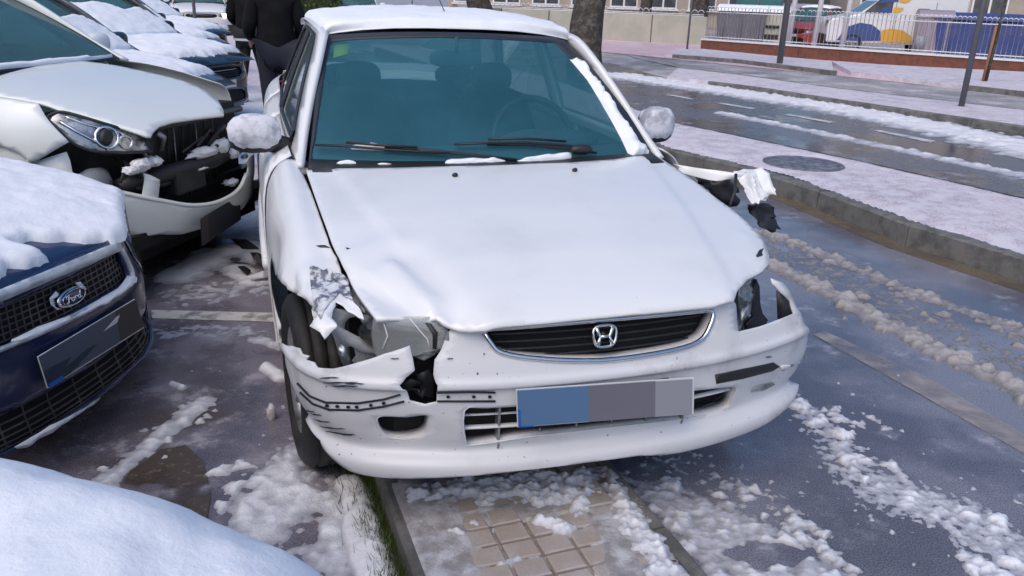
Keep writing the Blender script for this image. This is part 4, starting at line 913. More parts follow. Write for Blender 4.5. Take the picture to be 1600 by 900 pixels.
# rear deck, tail
tr = Net(mirror_rows([[(a * .60, y, z - .03 * a ** 3) for a in (0, .4, .8, 1.)] for y, z in ((3.46, .965), (3.7, 1.0), (4.1, .99), (4.32, .96), (4.40, .86), (4.42, .6), (4.38, .42), (4.3, .26))]))
sheet('boot_lid', tr, dense_loop(np.array([(0, 0), (1, 0), (1, .6), (0, .6)]), .1), M['white_paint'], honda, step=.08, solid=.003); sheet('rear_bumper', tr, dense_loop(np.array([(0, .61), (1, .61), (1, 1), (0, 1)]), .1), M['white_bumper'], honda, step=.08, solid=.003)
snow_cap('boot_snow', tr, np.array([(.05, .05), (.95, .05), (.95, .5), (.05, .5)]), M['snow'], honda, T=.03, step=.03, metric=1.3)
for s in (-1, 1): box('tail_light', (s * .54 - .10, 4.36, .70), (s * .54 + .08, 4.42, .86), M['red_lens'], honda, bevel=.01)
RWn = Net(mirror_rows([[(a * hw, y + .05 * (1 - a * a), z) for a in (0, .5, 1.)] for y, z, hw in ((3.48, .955, .60), (3.25, 1.16, .57), (3.03, 1.345, .52))]))
sheet('rear_window', RWn, dense_loop(ful, .2), M['side_glass'], honda, step=.15, solid=0)
# ---- mirrors
def door_mirror(sg, c, r, snow_top):
    hsg = blob('mirror', c, r, M['black_plastic'], honda, 3, .03, 4., 2., .68)
    blob('mirror_glass', (c[0], c[1] + r[1] * .9, c[2]), (r[0] * .85, .012, r[2] * .8), M['chrome'], hsg, 2, .0, 1., 0., .7)
    tube('mirror_foot', [(c[0] - sg * r[0] * .55, c[1] + .01, c[2] - r[2] * .45), (sg * .74, c[1] + .03, c[2] - r[2] * .75), (sg * .70, c[1] + .06, c[2] - r[2] * .85)], [.04, .035, .03], M['black_plastic'], hsg, 10)
    sn_ = blob('mirror_snow', (c[0], c[1] - .008, c[2] + .010), (r[0] * .99, r[1] * 1.04, r[2] * .97), M['mirror_snow'], hsg, 4, .06, 9., 4., .72); return hsg
cm = onplane(HF, 398, 210, 1, 1.42); door_mirror(-1, tuple(cm), (.098, .055, .068), 1)
cm = onplane(HF, 1024, 196, 1, 1.40); door_mirror(1, tuple(cm), (.078, .055, .072), 1)
# ---- inside
dash = mesh_obj('dashboard', [(x, y, z) for x in np.linspace(-.66, .66, 9) for y, z in ((1.10, .88), (1.3, .93 + .015 * cos(x * 9)), (1.5, .90), (1.56, .72))], [(4 * i + k, 4 * i + 4 + k, 4 * i + 5 + k, 4 * i + 1 + k) for i in range(8) for k in range(3)], M['interior'], honda)
sw = tube('steering_wheel', [(.34 + .185 * cos(t), 1.63 + .07 * sin(t) * 1., .90 + .17 * sin(t)) for t in np.linspace(0, 2 * pi, 32, endpoint=False)], .016, M['black_plastic'], honda, 8, closed=True)
blob('wheel_hub', (.34, 1.62, .89), (.08, .04, .06), M['black_plastic'], sw, 2, .05); tube('wheel_spoke', [(.17, 1.62, .88), (.51, 1.62, .88)], .02, M['black_plastic'], sw, 6)
blob('instrument_hood', (.34, 1.42, .93), (.22, .13, .05), M['interior'], dash, 3, .05)
for x in (-.34, .34):
    st = blob('front_seat', (x, 2.28, .74), (.24, .09, .33), M['interior'], honda, 3, .05, 3., x, .75); blob('seat_cushion', (x, 1.85, .48), (.25, .28, .10), M['interior'], st, 3, .05, 3., 0., .75); blob('headrest', (x, 2.32, 1.10), (.11, .045, .075), M['interior'], st, 3, .03, 3., 0., .75)
bs = blob('rear_seat', (0, 3.02, .72), (.62, .12, .30), M['interior'], honda, 3, .04, 3., 0., .75)
for x in (-.33, .33): blob('headrest', (x, 3.05, 1.04), (.12, .05, .06), M['interior'], bs, 3, .03, 3., 0., .75)
box('parcel_shelf', (-.6, 3.1, .94), (.6, 3.46, .955), M['interior'], honda); box('cabin_floor', (-.7, 1.2, .24), (.7, 3.2, .28), M['interior'], honda)
mc = onplane(HF, 712, 92, 1, 1.66); rv = blob('rear_view_mirror', tuple(mc), (.115, .02, .036), M['interior'], honda, 3, .0, 1., 0., .7); tube('mirror_stem', [mc + [0, -.01, .02], mc + [0, -.02, .09]], .01, M['interior'], rv, 6)
mesh_obj('headlining', [(x, y, 1.335) for x in (-.55, .55) for y in (1.8, 3.0)], [(0, 1, 3, 2)], M['interior'], honda, solid=.004)

# ---- wheels
def wheel(parent, name, c, R=.29, w=.18, steer=0., sg=-1, mats=('rubber', 'rim'), spokes=7):
    e = bpy.data.objects.new(name, None); COL.objects.link(e); e.parent = parent; e.location = c; e.rotation_euler = (0, 0, steer); e.empty_display_size = .1
    h = w / 2; rimr = R * .62
    lathe('tyre', [(-h * .8, rimr), (-h, R * .74), (-h * .98, R * .88), (-h * .82, R * .965), (-h * .55, R), (-h * .5, R * .975), (-h * .42, R * .975), (-h * .37, R), (-h * .06, R), (-h * .04, R * .97), (h * .04, R * .97), (h * .06, R), (h * .37, R), (h * .42, R * .975), (h * .5, R * .975), (h * .55, R), (h * .82, R * .965), (h * .98, R * .88), (h, R * .74), (h * .8, rimr)], M[mats[0]], e, 48)
    rm = lathe('rim', [(-h * .8, rimr), (-h * .86, rimr * .97), (-h * .6, rimr * .9), (h * .6, rimr * .9), (h * .86, rimr * .97), (h * .8, rimr)], M[mats[1]], e, 40)
    lathe('hub', [(sg * h * .5, 0.), (sg * h * .6, R * .1), (sg * h * .45, R * .17), (sg * h * .1, R * .2)], M[mats[1]], e, 24)
    for k in range(spokes):
        t = 2 * pi * k / spokes; tube('spoke', [(sg * h * .45, cos(t) * R * .12, sin(t) * R * .12), (sg * h * .55, cos(t) * rimr * .92, sin(t) * rimr * .92)], [R * .09, R * .07], M[mats[1]], e, 6, flat=.6)
    lathe('brake_disc', [(0, 0), (0, rimr * .8), (sg * .01, rimr * .8), (sg * .01, 0)], M['bare_metal'], e, 24); return e
wheel(honda, 'wheel', (-.715, .72, .272), .295, .18, radians(4), -1); wheel(honda, 'wheel', (.735, .80, .262), .29, .18, radians(10), 1)
wheel(honda, 'wheel', (-.735, 3.42, .262), .29, .18, 0, -1); wheel(honda, 'wheel', (.735, 3.42, .262), .29, .18, 0, 1)
# ================================================================== the other cars
M['navy_paint'] = mat('navy_paint', (.012, .022, .075), .25, coat=.6, col2=(.02, .03, .07), nsc=3.)
M['black_paint'] = mat('black_paint', (.012, .014, .018), .25, coat=.6, col2=(.05, .055, .06), nsc=7., lo=.5, hi=.75)
M['ivory_paint'] = mat('ivory_paint', (.78, .81, .79), .3, coat=.4, col2=(.70, .73, .71), nsc=2.5, lo=.5, hi=.8)
M['navy_grey'] = mat('navy_grey', (.03, .04, .06), .3, coat=.5, col2=(.10, .11, .13), nsc=7., lo=.5, hi=.7)
M['red_paint'] = mat('red_paint', (.35, .05, .05), .3, coat=.5); M['lilac_paint'] = mat('lilac_paint', (.32, .28, .34), .4)
M['plate_slate'] = mat('plate_slate', (.085, .10, .145), .5); M['plate_brown'] = mat('plate_brown', (.055, .05, .052), .5); M['plate_navy'] = mat('plate_navy', (.018, .035, .06), .5)
M['clear_lamp'] = mat('clear_lamp', (.42, .44, .46), .12, .5, col2=(.12, .13, .14), nsc=16., lo=.42, hi=.6, coat=.8)
M['lit_lamp'] = mat('lit_lamp', (1, .9, .7), .3, emit=(1, .86, .62), estr=14.); M['lit_amber'] = mat('lit_amber', (1, .6, .1), .3, emit=(1, .55, .08), estr=8.)
M['seal_glass'] = glassy('seal_glass', (.3, .5, .5), (.10, .22, .23), .5, gloss=.12)

def car_body(t, paint, W=.88, yw0=1.0, yw1=1.75, zb=.95, zr=1.45, yr1=3.0, yr0=3.7, L=4.3, hz=None, yfw=.85, ww=None, plan_=None, prof_=None, topw=.78, glass='seal_glass', wheels=True, R=.31, zlow=.2, xin=None):
    """doors, glass, roof, tail and wheels of a parked car; returns its surfaces"""
    D = {}
    ww = ww or W - .14; rw = W * .66
    hz = hz or (lambda y: np.interp(y, [0, .1, .3, .6, 1.1], [.70, .76, .83, .89, zb]))
    rows = []
    for v in np.linspace(0, 1, 5):
        hw = ww + (rw - ww) * v
        rows.append([(hw * a, yw0 + (yw1 - yw0) * v + .10 * a ** 2.2 - .025 * 4 * v * (1 - v), zb - .01 + (zr - .03 - zb) * v - .03 * v * a * a + .015 * 4 * v * (1 - v)) for a in (0, .25, .5, .75, .92, 1.)])
    D['ws'] = S = Net(mirror_rows(rows)); g = dense_loop(np.array([(.05, .05), (.95, .05), (.94, .95), (.06, .95)]), .05)
    sheet('windscreen_frame', S, dense_loop(np.array([(0, 0), (1, 0), (1, 1), (0, 1.)]), .1), M['rubber_seal'], t, [g], .1, solid=.004)
    sheet('windscreen', S, g, M[glass], t, step=.1, off=-.003, solid=0)
    rrow = [[(a * hw, y + .09 * a * a * (k == 0), z - .045 * a ** 3) for a in (0, .3, .6, .85, 1.)] for k, (y, z, hw) in enumerate(((yw1 - .01, zr - .035, rw), (yw1 + .2, zr - .01, rw + .02), ((yw1 + yr1) / 2, zr, rw + .03), (yr1 - .2, zr - .012, rw + .02), (yr1, zr - .05, rw)))]
    D['roof'] = Net(mirror_rows(rrow)); sheet('roof', D['roof'], dense_loop(np.array([(0, 0), (1, 0), (1, 1), (0, 1.)]), .1), M[paint], t, step=.1, solid=.003)
    D['rw'] = Net(mirror_rows([[(a * hw, y + .05 * (1 - a * a), z) for a in (0, .5, 1.)] for y, z, hw in ((yr0, zb + .03, ww - .02), ((yr0 + yr1) / 2, (zb + zr) / 2, (ww + rw) / 2), (yr1, zr - .05, rw))]))
    sheet('rear_window', D['rw'], dense_loop(np.array([(0, 0), (1, 0), (1, 1), (0, 1.)]), .2), M[glass], t, step=.2, solid=0)
    zt = zb + .04
    D['tail'] = Net(mirror_rows([[(a * (W - .1), y, z - .03 * a ** 3) for a in (0, .4, .8, 1.)] for y, z in ((yr0 - .02, zt), (yr0 + .6 * (L - .1 - yr0), zt + .02), (L - .08, zt - .02), (L, zt - .12), (L + .02, .6), (L - .03, .42), (L - .1, .24))]))
    sheet('tail', D['tail'], dense_loop(np.array([(0, 0), (1, 0), (1, 1), (0, 1.)]), .1), M[paint], t, step=.12, solid=.003)
    ys = [yfw - .42, yfw, yw0 + .25, (yw1 + yr1) / 2, yr1, yr0, L - .05]
    for sg in (-1, 1):
        gg = []
        for f in (0, .2, .45, .7, .9, 1.):
            z = zb - .03 + (zr - .05 - zb + .03) * f; x = (ww + .03) + (rw - ww - .03) * f ** 1.05
            gg.append([(sg * x, y, z) for y in np.linspace(yw0 + .05, yr0, 7)])
        S = Net(gg); Y = lambda y: (y - yw0 - .05) / (yr0 - yw0 - .05); ym = (yw1 + yr1) / 2 - .1
        out_ = np.array([(0, .02), (Y(yw1), .95), (Y(yw1 + .15), 1.), (Y(yr1 - .1), 1.), (Y(yr1 + .05), .95), (1., .12), (1., .02)])
        w1 = np.array([(Y(yw0 + .42), .16), (Y(yw1 + .06), .80), (Y(yw1 + .18), .88), (Y(ym - .04), .90), (Y(ym - .04), .16)]); w2 = np.array([(Y(ym + .05), .16), (Y(ym + .05), .90), (Y(yr1 - .2), .88), (Y(yr1 - .05), .80), (Y(yr0 - .35), .22), (Y(yr0 - .4), .16)])
        sheet('door_frame', S, dense_loop(out_, .05), M[paint], t, [dense_loop(w1, .08)[::-1], dense_loop(w2, .08)[::-1]], .08, solid=.02)
        for w in (w1, w2): sheet('side_window', S, dense_loop(w, .1), M[glass], t, step=.12, off=-.008, solid=0)
        b = []
        for k, (f, x) in enumerate(((1., W - .12), (.95, W - .06), (.85, W - .02), (.68, W), (.45, W), (.28, W - .01), (.1, W - .035), (0, W - .08))):
            b.append([(sg * (x - (.03 if y < yfw - .1 else 0) - (.10 if y > L - .2 else 0)), y, zlow + ((min(zb, hz(y) - .012) if y < yw0 + .2 else zb) - .02 - zlow) * f) for y in ys])
        Sb = Net(b); U = lambda y: np.interp(y, ys, np.linspace(0, 1, 7)); D['side%d' % sg] = Sb
        arch = lambda yc, r: [(U(yc + r * cos(a)), np.clip(.98 - .62 * sin(a), 0, .98)) for a in np.linspace(0, pi, 14)]
        yrw = L - .85
        D['Uf'] = U
        pieces = (('front_fender', [(U(ys[0]), 0), (U(yw0 + .25), 0), (U(yw0 + .25), .98)] + arch(yfw, .36) + [(U(ys[0]), .98)]), ('front_door', [(U(yw0 + .26), 0), (U(ym), 0), (U(ym), .98), (U(yw0 + .26), .98)]),
                  ('rear_door', [(U(ym + .01), 0), (U(yrw - .3), 0), (U(yrw - .3), .98), (U(ym + .01), .98)]), ('rear_quarter', [(U(yrw - .29), 0), (1, 0), (1, .98)] + arch(yrw, .28) + [(U(yrw - .29), .98)]))
        for nm, o in pieces:
            d = sheet(nm, Sb, dense_loop(np.array(o), .06), M[paint], t, (), .07, solid=.004)
            if 'door' in nm:
                yh = (ym if nm[0] == 'f' else yrw - .3) - .12; zz = zlow + (zb - zlow) * .8
                tube('handle', [(sg * (W - .015), yh - .1, zz), (sg * (W + .02), yh - .07, zz), (sg * (W + .02), yh + .05, zz), (sg * (W - .015), yh + .08, zz)], .012, M[paint], d, 6)
        if wheels:
            for yc in (yfw, yrw): wheel(t, 'wheel', (sg * (W - .11), yc, R), R, .2, 0, sg)
        mr_ = blob('mirror', (sg * (W + .06), yw0 + .42, zb + .06), (.10, .06, .07), M[paint], t, 3, .03, 4., 2., .8); tube('mirror_foot', [(sg * (W + .0), yw0 + .42, zb + .01), (sg * (W - .1), yw0 + .42, zb - .02)], .03, M['black_plastic'], mr_, 8)
        box('tail_light', (sg * (W - .18) - .1, L - .06, .72), (sg * (W - .18) + .1, L + .03, .92), M['red_lens'], t, bevel=.01)
    box('underbody', (-W + .16, .25, .15), (W - .16, L - .2, .45), M['dark_void'], t); box('cabin_floor', (-W + .15, yw0 + .1, .46), (W - .15, yr0, .6), M['interior'], t)
    for x in (-.36, .36): s_ = blob('front_seat', (x, yw1 + .35, .88), (.24, .09, .34), M['interior'], t, 2, .05, 3., x, .75)
    # hood and nose surfaces
    def hd(p):
        p = p.copy(); x, y, _ = p.T; p[:, 2] = np.array([hz(b) for b in y]) - .05 * np.abs(x / (W - .12)) ** 3; return p
    D['hood'] = Net([[(x, y, 0) for x in np.linspace(-W + .12, W - .12, 9)] for y in np.linspace(-.05, yw0 + .06, 9)], hd)
    pl_ = np.array(plan_ or [(0, 0), (.25 * W, .008), (.47 * W, .04), (.65 * W, .09), (.8 * W, .17), (.91 * W, .28), (.965 * W, .40), (.985 * W, .52)]); tg_ = np.gradient(pl_, axis=0); tg_ /= np.linalg.norm(tg_, axis=1, keepdims=True); nn = np.stack([-tg_[:, 1], tg_[:, 0]], 1); nn[0] = (0, 1)
    zf = hz(.02); prof_ = prof_ or [(zf + .015, .07), (zf - .04, .035), (.60, .02), (.55, .008), (.50, 0), (.42, .004), (.34, .01), (.28, 0), (.23, .01), (.19, .05)]
    xin = xin or (lambda z: 0.)
    D['nose'] = Net(mirror_rows([[((p[0] + n[0] * i) * (1 - xin(z)), p[1] + n[1] * i, z) for p, n in zip(pl_, nn)] for z, i in prof_]))
    return D

def plate(t, S, quad, fr, panels, off=.012):
    """number plate as a thin board fixed to the nose, with blank panels ((u0,u1,v0,v1), material)"""
    uv = trace(fr, S, quad); c = S(uv[:, 0], uv[:, 1]); sg = np.array([0, -off, 0]); c = c + sg
    f = lambda u, v, d=0: (c[0] * (1 - u) + c[1] * u) * (1 - v) + (c[3] * (1 - u) + c[2] * u) * v + np.array([0, d, 0])
    o = mesh_obj('number_plate', [f(0, 0), f(1, 0), f(1, 1), f(0, 1)], [(3, 2, 1, 0)], M['plate_white'], t, smooth=False, solid=-.004)
    for pts, mt in panels: mesh_obj('plate_panel', [f(u, v, -.006) for u, v in pts], [tuple(range(len(pts)))[::-1]], M[mt], o, smooth=False)
    return o

# ------------------------------------------------------------------ dark blue hatchback at the left
FF = Frame(-1.46, 2.57, 0, radians(81.3))
ford = thing('parked_hatchback', 'dark blue hatchback with snowy bonnet and oval grille emblem at the left edge', 'car', FF)
fhz = lambda y: np.interp(y, [-.05, 0, .05, .12, .3, .6, 1.1], [.60, .63, .655, .682, .74, .80, .86])
DF = car_body(ford, 'navy_paint', W=.88, yw0=1.05, yw1=1.85, zb=.87, zr=1.36, yr1=3.2, yr0=3.75, L=4.25, hz=fhz,
              plan_=[(0, 0), (.2, .008), (.35, .035), (.48, .085), (.60, .165), (.71, .29), (.79, .43), (.835, .58)],
              prof_=[(.70, .06), (.655, .02), (.60, .016), (.55, .014), (.50, .008), (.45, .0), (.40, 0), (.32, .004), (.24, .012), (.19, .0), (.155, -.006), (.135, .01), (.12, .05)], xin=lambda z: .10 * np.clip((z - .35) / .35, 0, 1), zlow=.18)
SN = DF['nose']; TF = lambda S, p: trace(FF, S, p)
fo = [(-60, 468), (0, 446), (60, 420), (120, 395), (183, 368), (200, 372), (215, 390), (228, 415), (238, 445), (248, 490), (253, 525), (251, 548), (240, 564), (200, 600), (150, 636), (80, 680), (30, 706), (-60, 750)]
fgr = [(-40, 490), (0, 474), (80, 441), (182, 394), (189, 402), (202, 432), (192, 446), (150, 470), (90, 497), (40, 519), (0, 540), (-40, 556)]
flo = [(-40, 640), (0, 622), (60, 612), (130, 580), (215, 515), (240, 470), (248, 500), (249, 530), (235, 556), (150, 622), (80, 664), (20, 690), (-40, 715)]
def both(uv):
    """outline of the seen half carried over to the other half of the nose"""
    R_ = uv[uv[:, 0] >= .5]; L_ = R_[::-1].copy(); L_[:, 0] = 1 - L_[:, 0]; return np.vstack([R_, L_])
fb = sheet('bumper', SN, dense_loop(both(TF(SN, fo)), .02), M['navy_paint'], ford, [smooth_loop(both(TF(SN, fgr)), 2), smooth_loop(both(TF(SN, flo)), 2)], .02, solid=.004, wall=np.array([0, .035, 0]))
for nm, L_ in (('grille_backing', fgr), ('intake_backing', flo)):
    q = smooth_loop(both(TF(SN, L_)), 2); c = q.mean(0); vo, tt = triangulate(np.clip(c + (q - c) * 1.06, 0, 1), (), .04); mesh_obj(nm, SN(vo[:, 0], vo[:, 1]) + [0, .04, 0], tt, M['dark_void'], ford)
def mesh_bars(name, S, fr, poly, nh, nv, r, mt, parent, depth, tilt=0.):
    """crossed bars of a grille inside a traced opening, one joined part"""
    uv = both(trace(fr, S, poly)); lo, hi = uv.min(0), uv.max(0); V = []; Fc = []
    def bar(p0, p1):
        k = 40; q = np.linspace(p0, p1, k); ins = inside(uv, q); run = []
        for i in range(k + 1):
            if i < k and ins[i]: run.append(q[i])
            else:
                if len(run) > 2:
                    P = S(*np.array(run).T) + depth; o = len(V)
                    for j, p in enumerate(P):
                        for a in range(4): V.append(p + np.array([0, r * .5 * cos(a * pi / 2 + .785), 0]) + (np.array([0, 0, r * sin(a * pi / 2 + .785)]) if abs(p1[0] - p0[0]) > abs(p1[1] - p0[1]) else np.array([r * sin(a * pi / 2 + .785), 0, 0])))
                    for j in range(len(P) - 1):
                        for a in range(4): Fc.append((o + j * 4 + a, o + j * 4 + (a + 1) % 4, o + j * 4 + 4 + (a + 1) % 4, o + j * 4 + 4 + a))
                run = []
    for i in range(nh): v = lo[1] + (hi[1] - lo[1]) * (i + .5) / nh; bar(np.array([lo[0], v]), np.array([hi[0], v]))
    for i in range(nv): u = lo[0] + (hi[0] - lo[0]) * (i + .5) / nv; bar(np.array([u, lo[1]]), np.array([u + tilt, hi[1]]))
    o = mesh_obj(name, V, Fc, mt, parent, smooth=False); return o
M['grille_bar'] = mat('grille_bar', (.05, .048, .05), .4, col2=(.10, .09, .085), nsc=12.)
mesh_bars('grille_mesh', SN, FF, fgr, 6, 22, .0035, M['grille_bar'], ford, np.array([0, .02, 0]))
mesh_bars('intake_mesh', SN, FF, flo, 7, 14, .004, M['grille_bar'], ford, np.array([0, .02, 0]))
# chrome top bar with frost, side and lower trim
def trim(name, S, fr, px, r, mt, parent, off=-.006, flat=1.):
    uv = trace(fr, S, px); P = S(uv[:, 0], uv[:, 1]); P = cr(P, np.linspace(0, 1, len(P) * 4)); return tube(name, [tuple(p + [0, off, 0]) for p in P], r, mt, parent, 8, flat=flat)
M['frosted_chrome'] = mat('frosted_chrome', (.55, .58, .62), .35, .6, col2=(.72, .75, .79), nsc=18., lo=.4, hi=.6, rough2=.7)
trim('grille_bar', SN, FF, [(-40, 478), (0, 461), (80, 428), (140, 403), (183, 385)], .013, M['frosted_chrome'], ford, -.006, 1.5)
trim('grille_side', SN, FF, [(186, 388), (194, 404), (203, 424), (204, 436)], .011, M['frosted_chrome'], ford)
trim('grille_sill', SN, FF, [(-40, 562), (0, 545), (60, 520), (120, 492), (180, 460), (204, 440)], .009, M['frosted_chrome'], ford)
snow_cap('trim_snow', SN, TF(SN, [(20, 530), (60, 510), (110, 492), (150, 470), (185, 450), (200, 430), (208, 432), (205, 446), (160, 476), (100, 504), (50, 528), (15, 540)]), M['snow'], ford, T=.018, edge=.012, step=.01, nsc=25., amp=.6, ragged=.03)
snow_cap('lip_snow', SN, TF(SN, [(20, 700), (80, 664), (140, 632), (200, 594), (238, 560), (240, 566), (205, 600), (150, 638), (90, 676), (30, 706)]), M['dirty_snow'], ford, T=.008, edge=.01, step=.012, nsc=25., amp=.8, ragged=.04)
# oval emblem with lettering
ec = TF(SN, [(107, 463)])[0]; E0 = SN(*ec[:, None])[0] + np.array([0, -.012, 0]); eu = SN(np.array([min(1, ec[0] + .02)]), ec[1:])[0] + [0, -.012, 0] - E0; eu /= np.linalg.norm(eu); ev = np.array([0, .12, .99]); en = np.cross(eu, ev)
def oval(k, d, n=36): return [E0 + eu * (.062 * k * cos(a)) + ev * (.027 * k * sin(a)) + en * d for a in np.linspace(0, 2 * pi, n, endpoint=False)]
def disc(name, k, d, mt, parent):
    V = oval(k, d) + oval(k * .97, d + .004) + [E0 + en * (d + .005)]; n = 36
    return mesh_obj(name, V, [(i, (i + 1) % n, n + (i + 1) % n, n + i) for i in range(n)] + [(n + i, n + (i + 1) % n, 2 * n) for i in range(n)], mt, parent)
emb = disc('emblem', 1.12, 0, M['chrome'], ford); disc('emblem_field', .98, .005, M['navy_paint'], emb)
tube('emblem_ring', [tuple(p) for p in oval(.88, .010)], .0012, M['chrome'], emb, 6, closed=True)
def stroke(pts, w=.0026): tube('letter_stroke', [tuple(E0 + eu * (x * .0105) + ev * (y * .0105) + en * .0115) for x, y in pts], w, M['chrome'], emb, 6)
stroke([(-3.9, .3), (-3.6, 1.1), (-2.6, 1.3), (-1.4, 1.15)]); stroke([(-2.5, 1.2), (-2.7, .2), (-3.1, -.9), (-3.7, -1.2), (-4., -.8)]); stroke([(-3.3, .05), (-2.4, .15), (-1.7, .3)])
stroke([(-1.1 + .55 * cos(a), -.5 + .55 * sin(a)) for a in np.linspace(0, 6.6, 14)]); stroke([(.0, .1), (.1, -.5), (.0, -1.)]); stroke([(.05, -.3), (.4, .15), (.8, .1)])
stroke([(1.9 + .55 * cos(a), -.5 + .55 * sin(a)) for a in np.linspace(0, 6.6, 14)]); stroke([(2.9, 1.4), (2.6, .4), (2.45, -.6), (2.7, -1.05), (3.1, -.9)])
snow_cap('emblem_snow', SN, TF(SN, [(80, 476), (78, 466), (88, 455), (92, 458), (84, 468), (88, 480), (98, 483), (90, 484)]), M['snow'], ford, T=.02, edge=.008, step=.006)
snow_cap('emblem_snow', SN, TF(SN, [(118, 442), (126, 440), (134, 450), (130, 455), (124, 448)]), M['snow'], ford, T=.02, edge=.008, step=.006)
_pl = plate(ford, SN, [(44, 556), (198, 466), (212, 511), (60, 605)], FF, [([(0, 0), (.76, 0), (.72, .96), (.0, .96)], 'plate_slate'), ([(.76, 0), (1, 0), (1, .96), (.72, .96)], 'plate_brown')], off=.03)
c_ = [np.array(v.co) for v in _pl.data.vertices]; f_ = lambda u, v, d: tuple((c_[0] * (1 - u) + c_[1] * u) * (1 - v) + (c_[3] * (1 - u) + c_[2] * u) * v + np.array([0, d, 0]))
mesh_obj('plate_panel', [f_(0, .45, -.008), f_(.22, .5, -.008), f_(.5, .60, -.008), f_(.2, .96, -.008), f_(0, .96, -.008)], [(4, 3, 2, 1, 0)], M['plate_navy'], _pl, smooth=False); mesh_obj('country_band', [f_(0, .86, -.01), f_(.13, .86, -.01), f_(.13, 1, -.01), f_(0, 1, -.01)], [(3, 2, 1, 0)], M['eu_blue'], _pl, smooth=False)
# bonnet, lamp, snow
SFH = DF['hood']
fe = TF(SFH, [(-40, 474), (0, 457), (80, 423), (140, 397), (178, 374), (196, 374), (206, 380)]); me_ = fe[::-1].copy(); me_[:, 0] = 1 - me_[:, 0]
bl = np.array([(0, 1), (0, .45), (.02, .3)]); bl = np.vstack([bl, me_[me_[:, 0] < .3], fe, [(.98, .3), (1, .45), (1, 1)]])
sheet('bonnet', SFH, dense_loop(bl, .04), M['navy_paint'], ford, step=.05, solid=.004)
decal('headlight', SN, [(192, 372), (206, 372), (222, 396), (232, 420), (226, 424), (208, 402)], M['clear_lamp'], ford, .004, fr=FF, step=.02); _h = TF(SN, [(192, 372), (206, 372), (222, 396), (232, 420), (226, 424), (208, 402)]); _h[:, 0] = 1 - _h[:, 0]; sheet('headlight', SN, _h, M['clear_lamp'], ford, step=.02, off=.004, solid=.0015)
# bonnet snow: its ragged lower rim leaves blue paint bare along the nose
se = TF(SFH, [(-20, 450), (0, 438), (10, 430), (12, 420), (40, 422), (62, 416), (76, 409), (70, 399), (40, 390), (22, 384), (48, 377), (75, 380), (100, 378), (132, 382), (160, 379), (176, 384), (190, 378), (200, 374)])
sl = np.vstack([[(0, 1), (0, .3), (.1, .25)], se, [(.985, .3), (1, .42), (1, 1)]])
snow_cap('bonnet_snow', SFH, sl, M['snow'], ford, T=.036, edge=.035, step=.011, nsc=8., amp=.22, ragged=.012, metric=1.3, up=True)
snow_cap('windscreen_snow', DF['ws'], np.array([(0, 0), (1, 0), (1, 1), (0, 1.)]), M['snow'], ford, T=.04, step=.05, up=True); snow_cap('roof_snow', DF['roof'], np.array([(0.02, 0), (.98, 0), (.98, 1), (0.02, 1.)]), M['snow'], ford, T=.05, step=.04)

# ------------------------------------------------------------------ white crossover with smashed nose
NF = Frame(-1.62, 4.42, 0, radians(77)); TN = lambda S, p: trace(NF, S, p)
nis = thing('crashed_crossover', 'white crossover with its grille gone and bumper hanging from the nose', 'car', NF)
nhz = lambda y: np.interp(y, [-.05, .03, .08, .16, .3, .5, .9, 1.2], [.79, .835, .86, .895, .945, 1.0, 1.07, 1.10])
DN = car_body(nis, 'ivory_paint', W=.89, yw0=1.05, yw1=1.9, zb=1.08, zr=1.58, yr1=3.4, yr0=4.0, L=4.3, hz=nhz, R=.34, zlow=.28,
              plan_=[(0, 0), (.25, .02), (.45, .07), (.62, .15), (.75, .26), (.83, .38), (.865, .52), (.875, .68)],
              prof_=[(.97, .12), (.90, .075), (.84, .05), (.78, .035), (.70, .015), (.60, 0), (.50, 0), (.40, .012), (.32, .03), (.26, .07)])
SNn = DN['nose']; SNh = DN['hood']
nh_px = [(-40, 128), (0, 118), (60, 103), (130, 95), (175, 101), (215, 109), (260, 119), (300, 131), (325, 143), (340, 155), (349, 172), (350, 180), (310, 184), (270, 190), (250, 196), (240, 205), (236, 213), (228, 212), (180, 196), (130, 181), (98, 173), (60, 160), (0, 150), (-40, 145)]
sheet('bonnet', SNh, dense_loop(TN(SNh, nh_px), .03), M['ivory_paint'], nis, step=.03, solid=.012)
nl = [(74, 186), (82, 178), (98, 175), (130, 183), (180, 198), (222, 212), (232, 226), (235, 236), (205, 238), (160, 238), (130, 232), (108, 220), (90, 203)]
hl = sheet('headlight', SNn, smooth_loop(TN(SNn, nl), 2), M['clear_lamp'], nis, step=.02, solid=.004); hl['label'] = 'large clear headlight, still whole'
rim_ = SNn(*smooth_loop(TN(SNn, nl), 3).T); tube('lamp_seal', [tuple(p) for p in rim_], .008, M['black_plastic'], hl, 6, closed=True)
def ring_on(S, fr, cx, cy, r, name, mt, parent, off, tr=.008):
    c = trace(fr, S, [(cx, cy)])[0]; p = S(*c[:, None])[0]; n = S.normal(c[:1], c[1:])[0]; n = n if (n @ (p - CORE)) > 0 else -n
    a = np.cross(n, [0, 0, 1.]); a /= np.linalg.norm(a); b = np.cross(n, a)
    return tube(name, [tuple(p + n * off + a * r * cos(t) + b * r * sin(t)) for t in np.linspace(0, 2 * pi, 24, endpoint=False)], tr, mt, parent, 6, closed=True), p + n * off, n
r_, pc_, n_ = ring_on(SNn, NF, 167, 215, .05, 'lamp_ring', M['chrome'], hl, .004); blob('lamp_bulb', tuple(pc_ - n_ * .004), (.042, .02, .042), M['black_plastic'], hl, 2, .02)
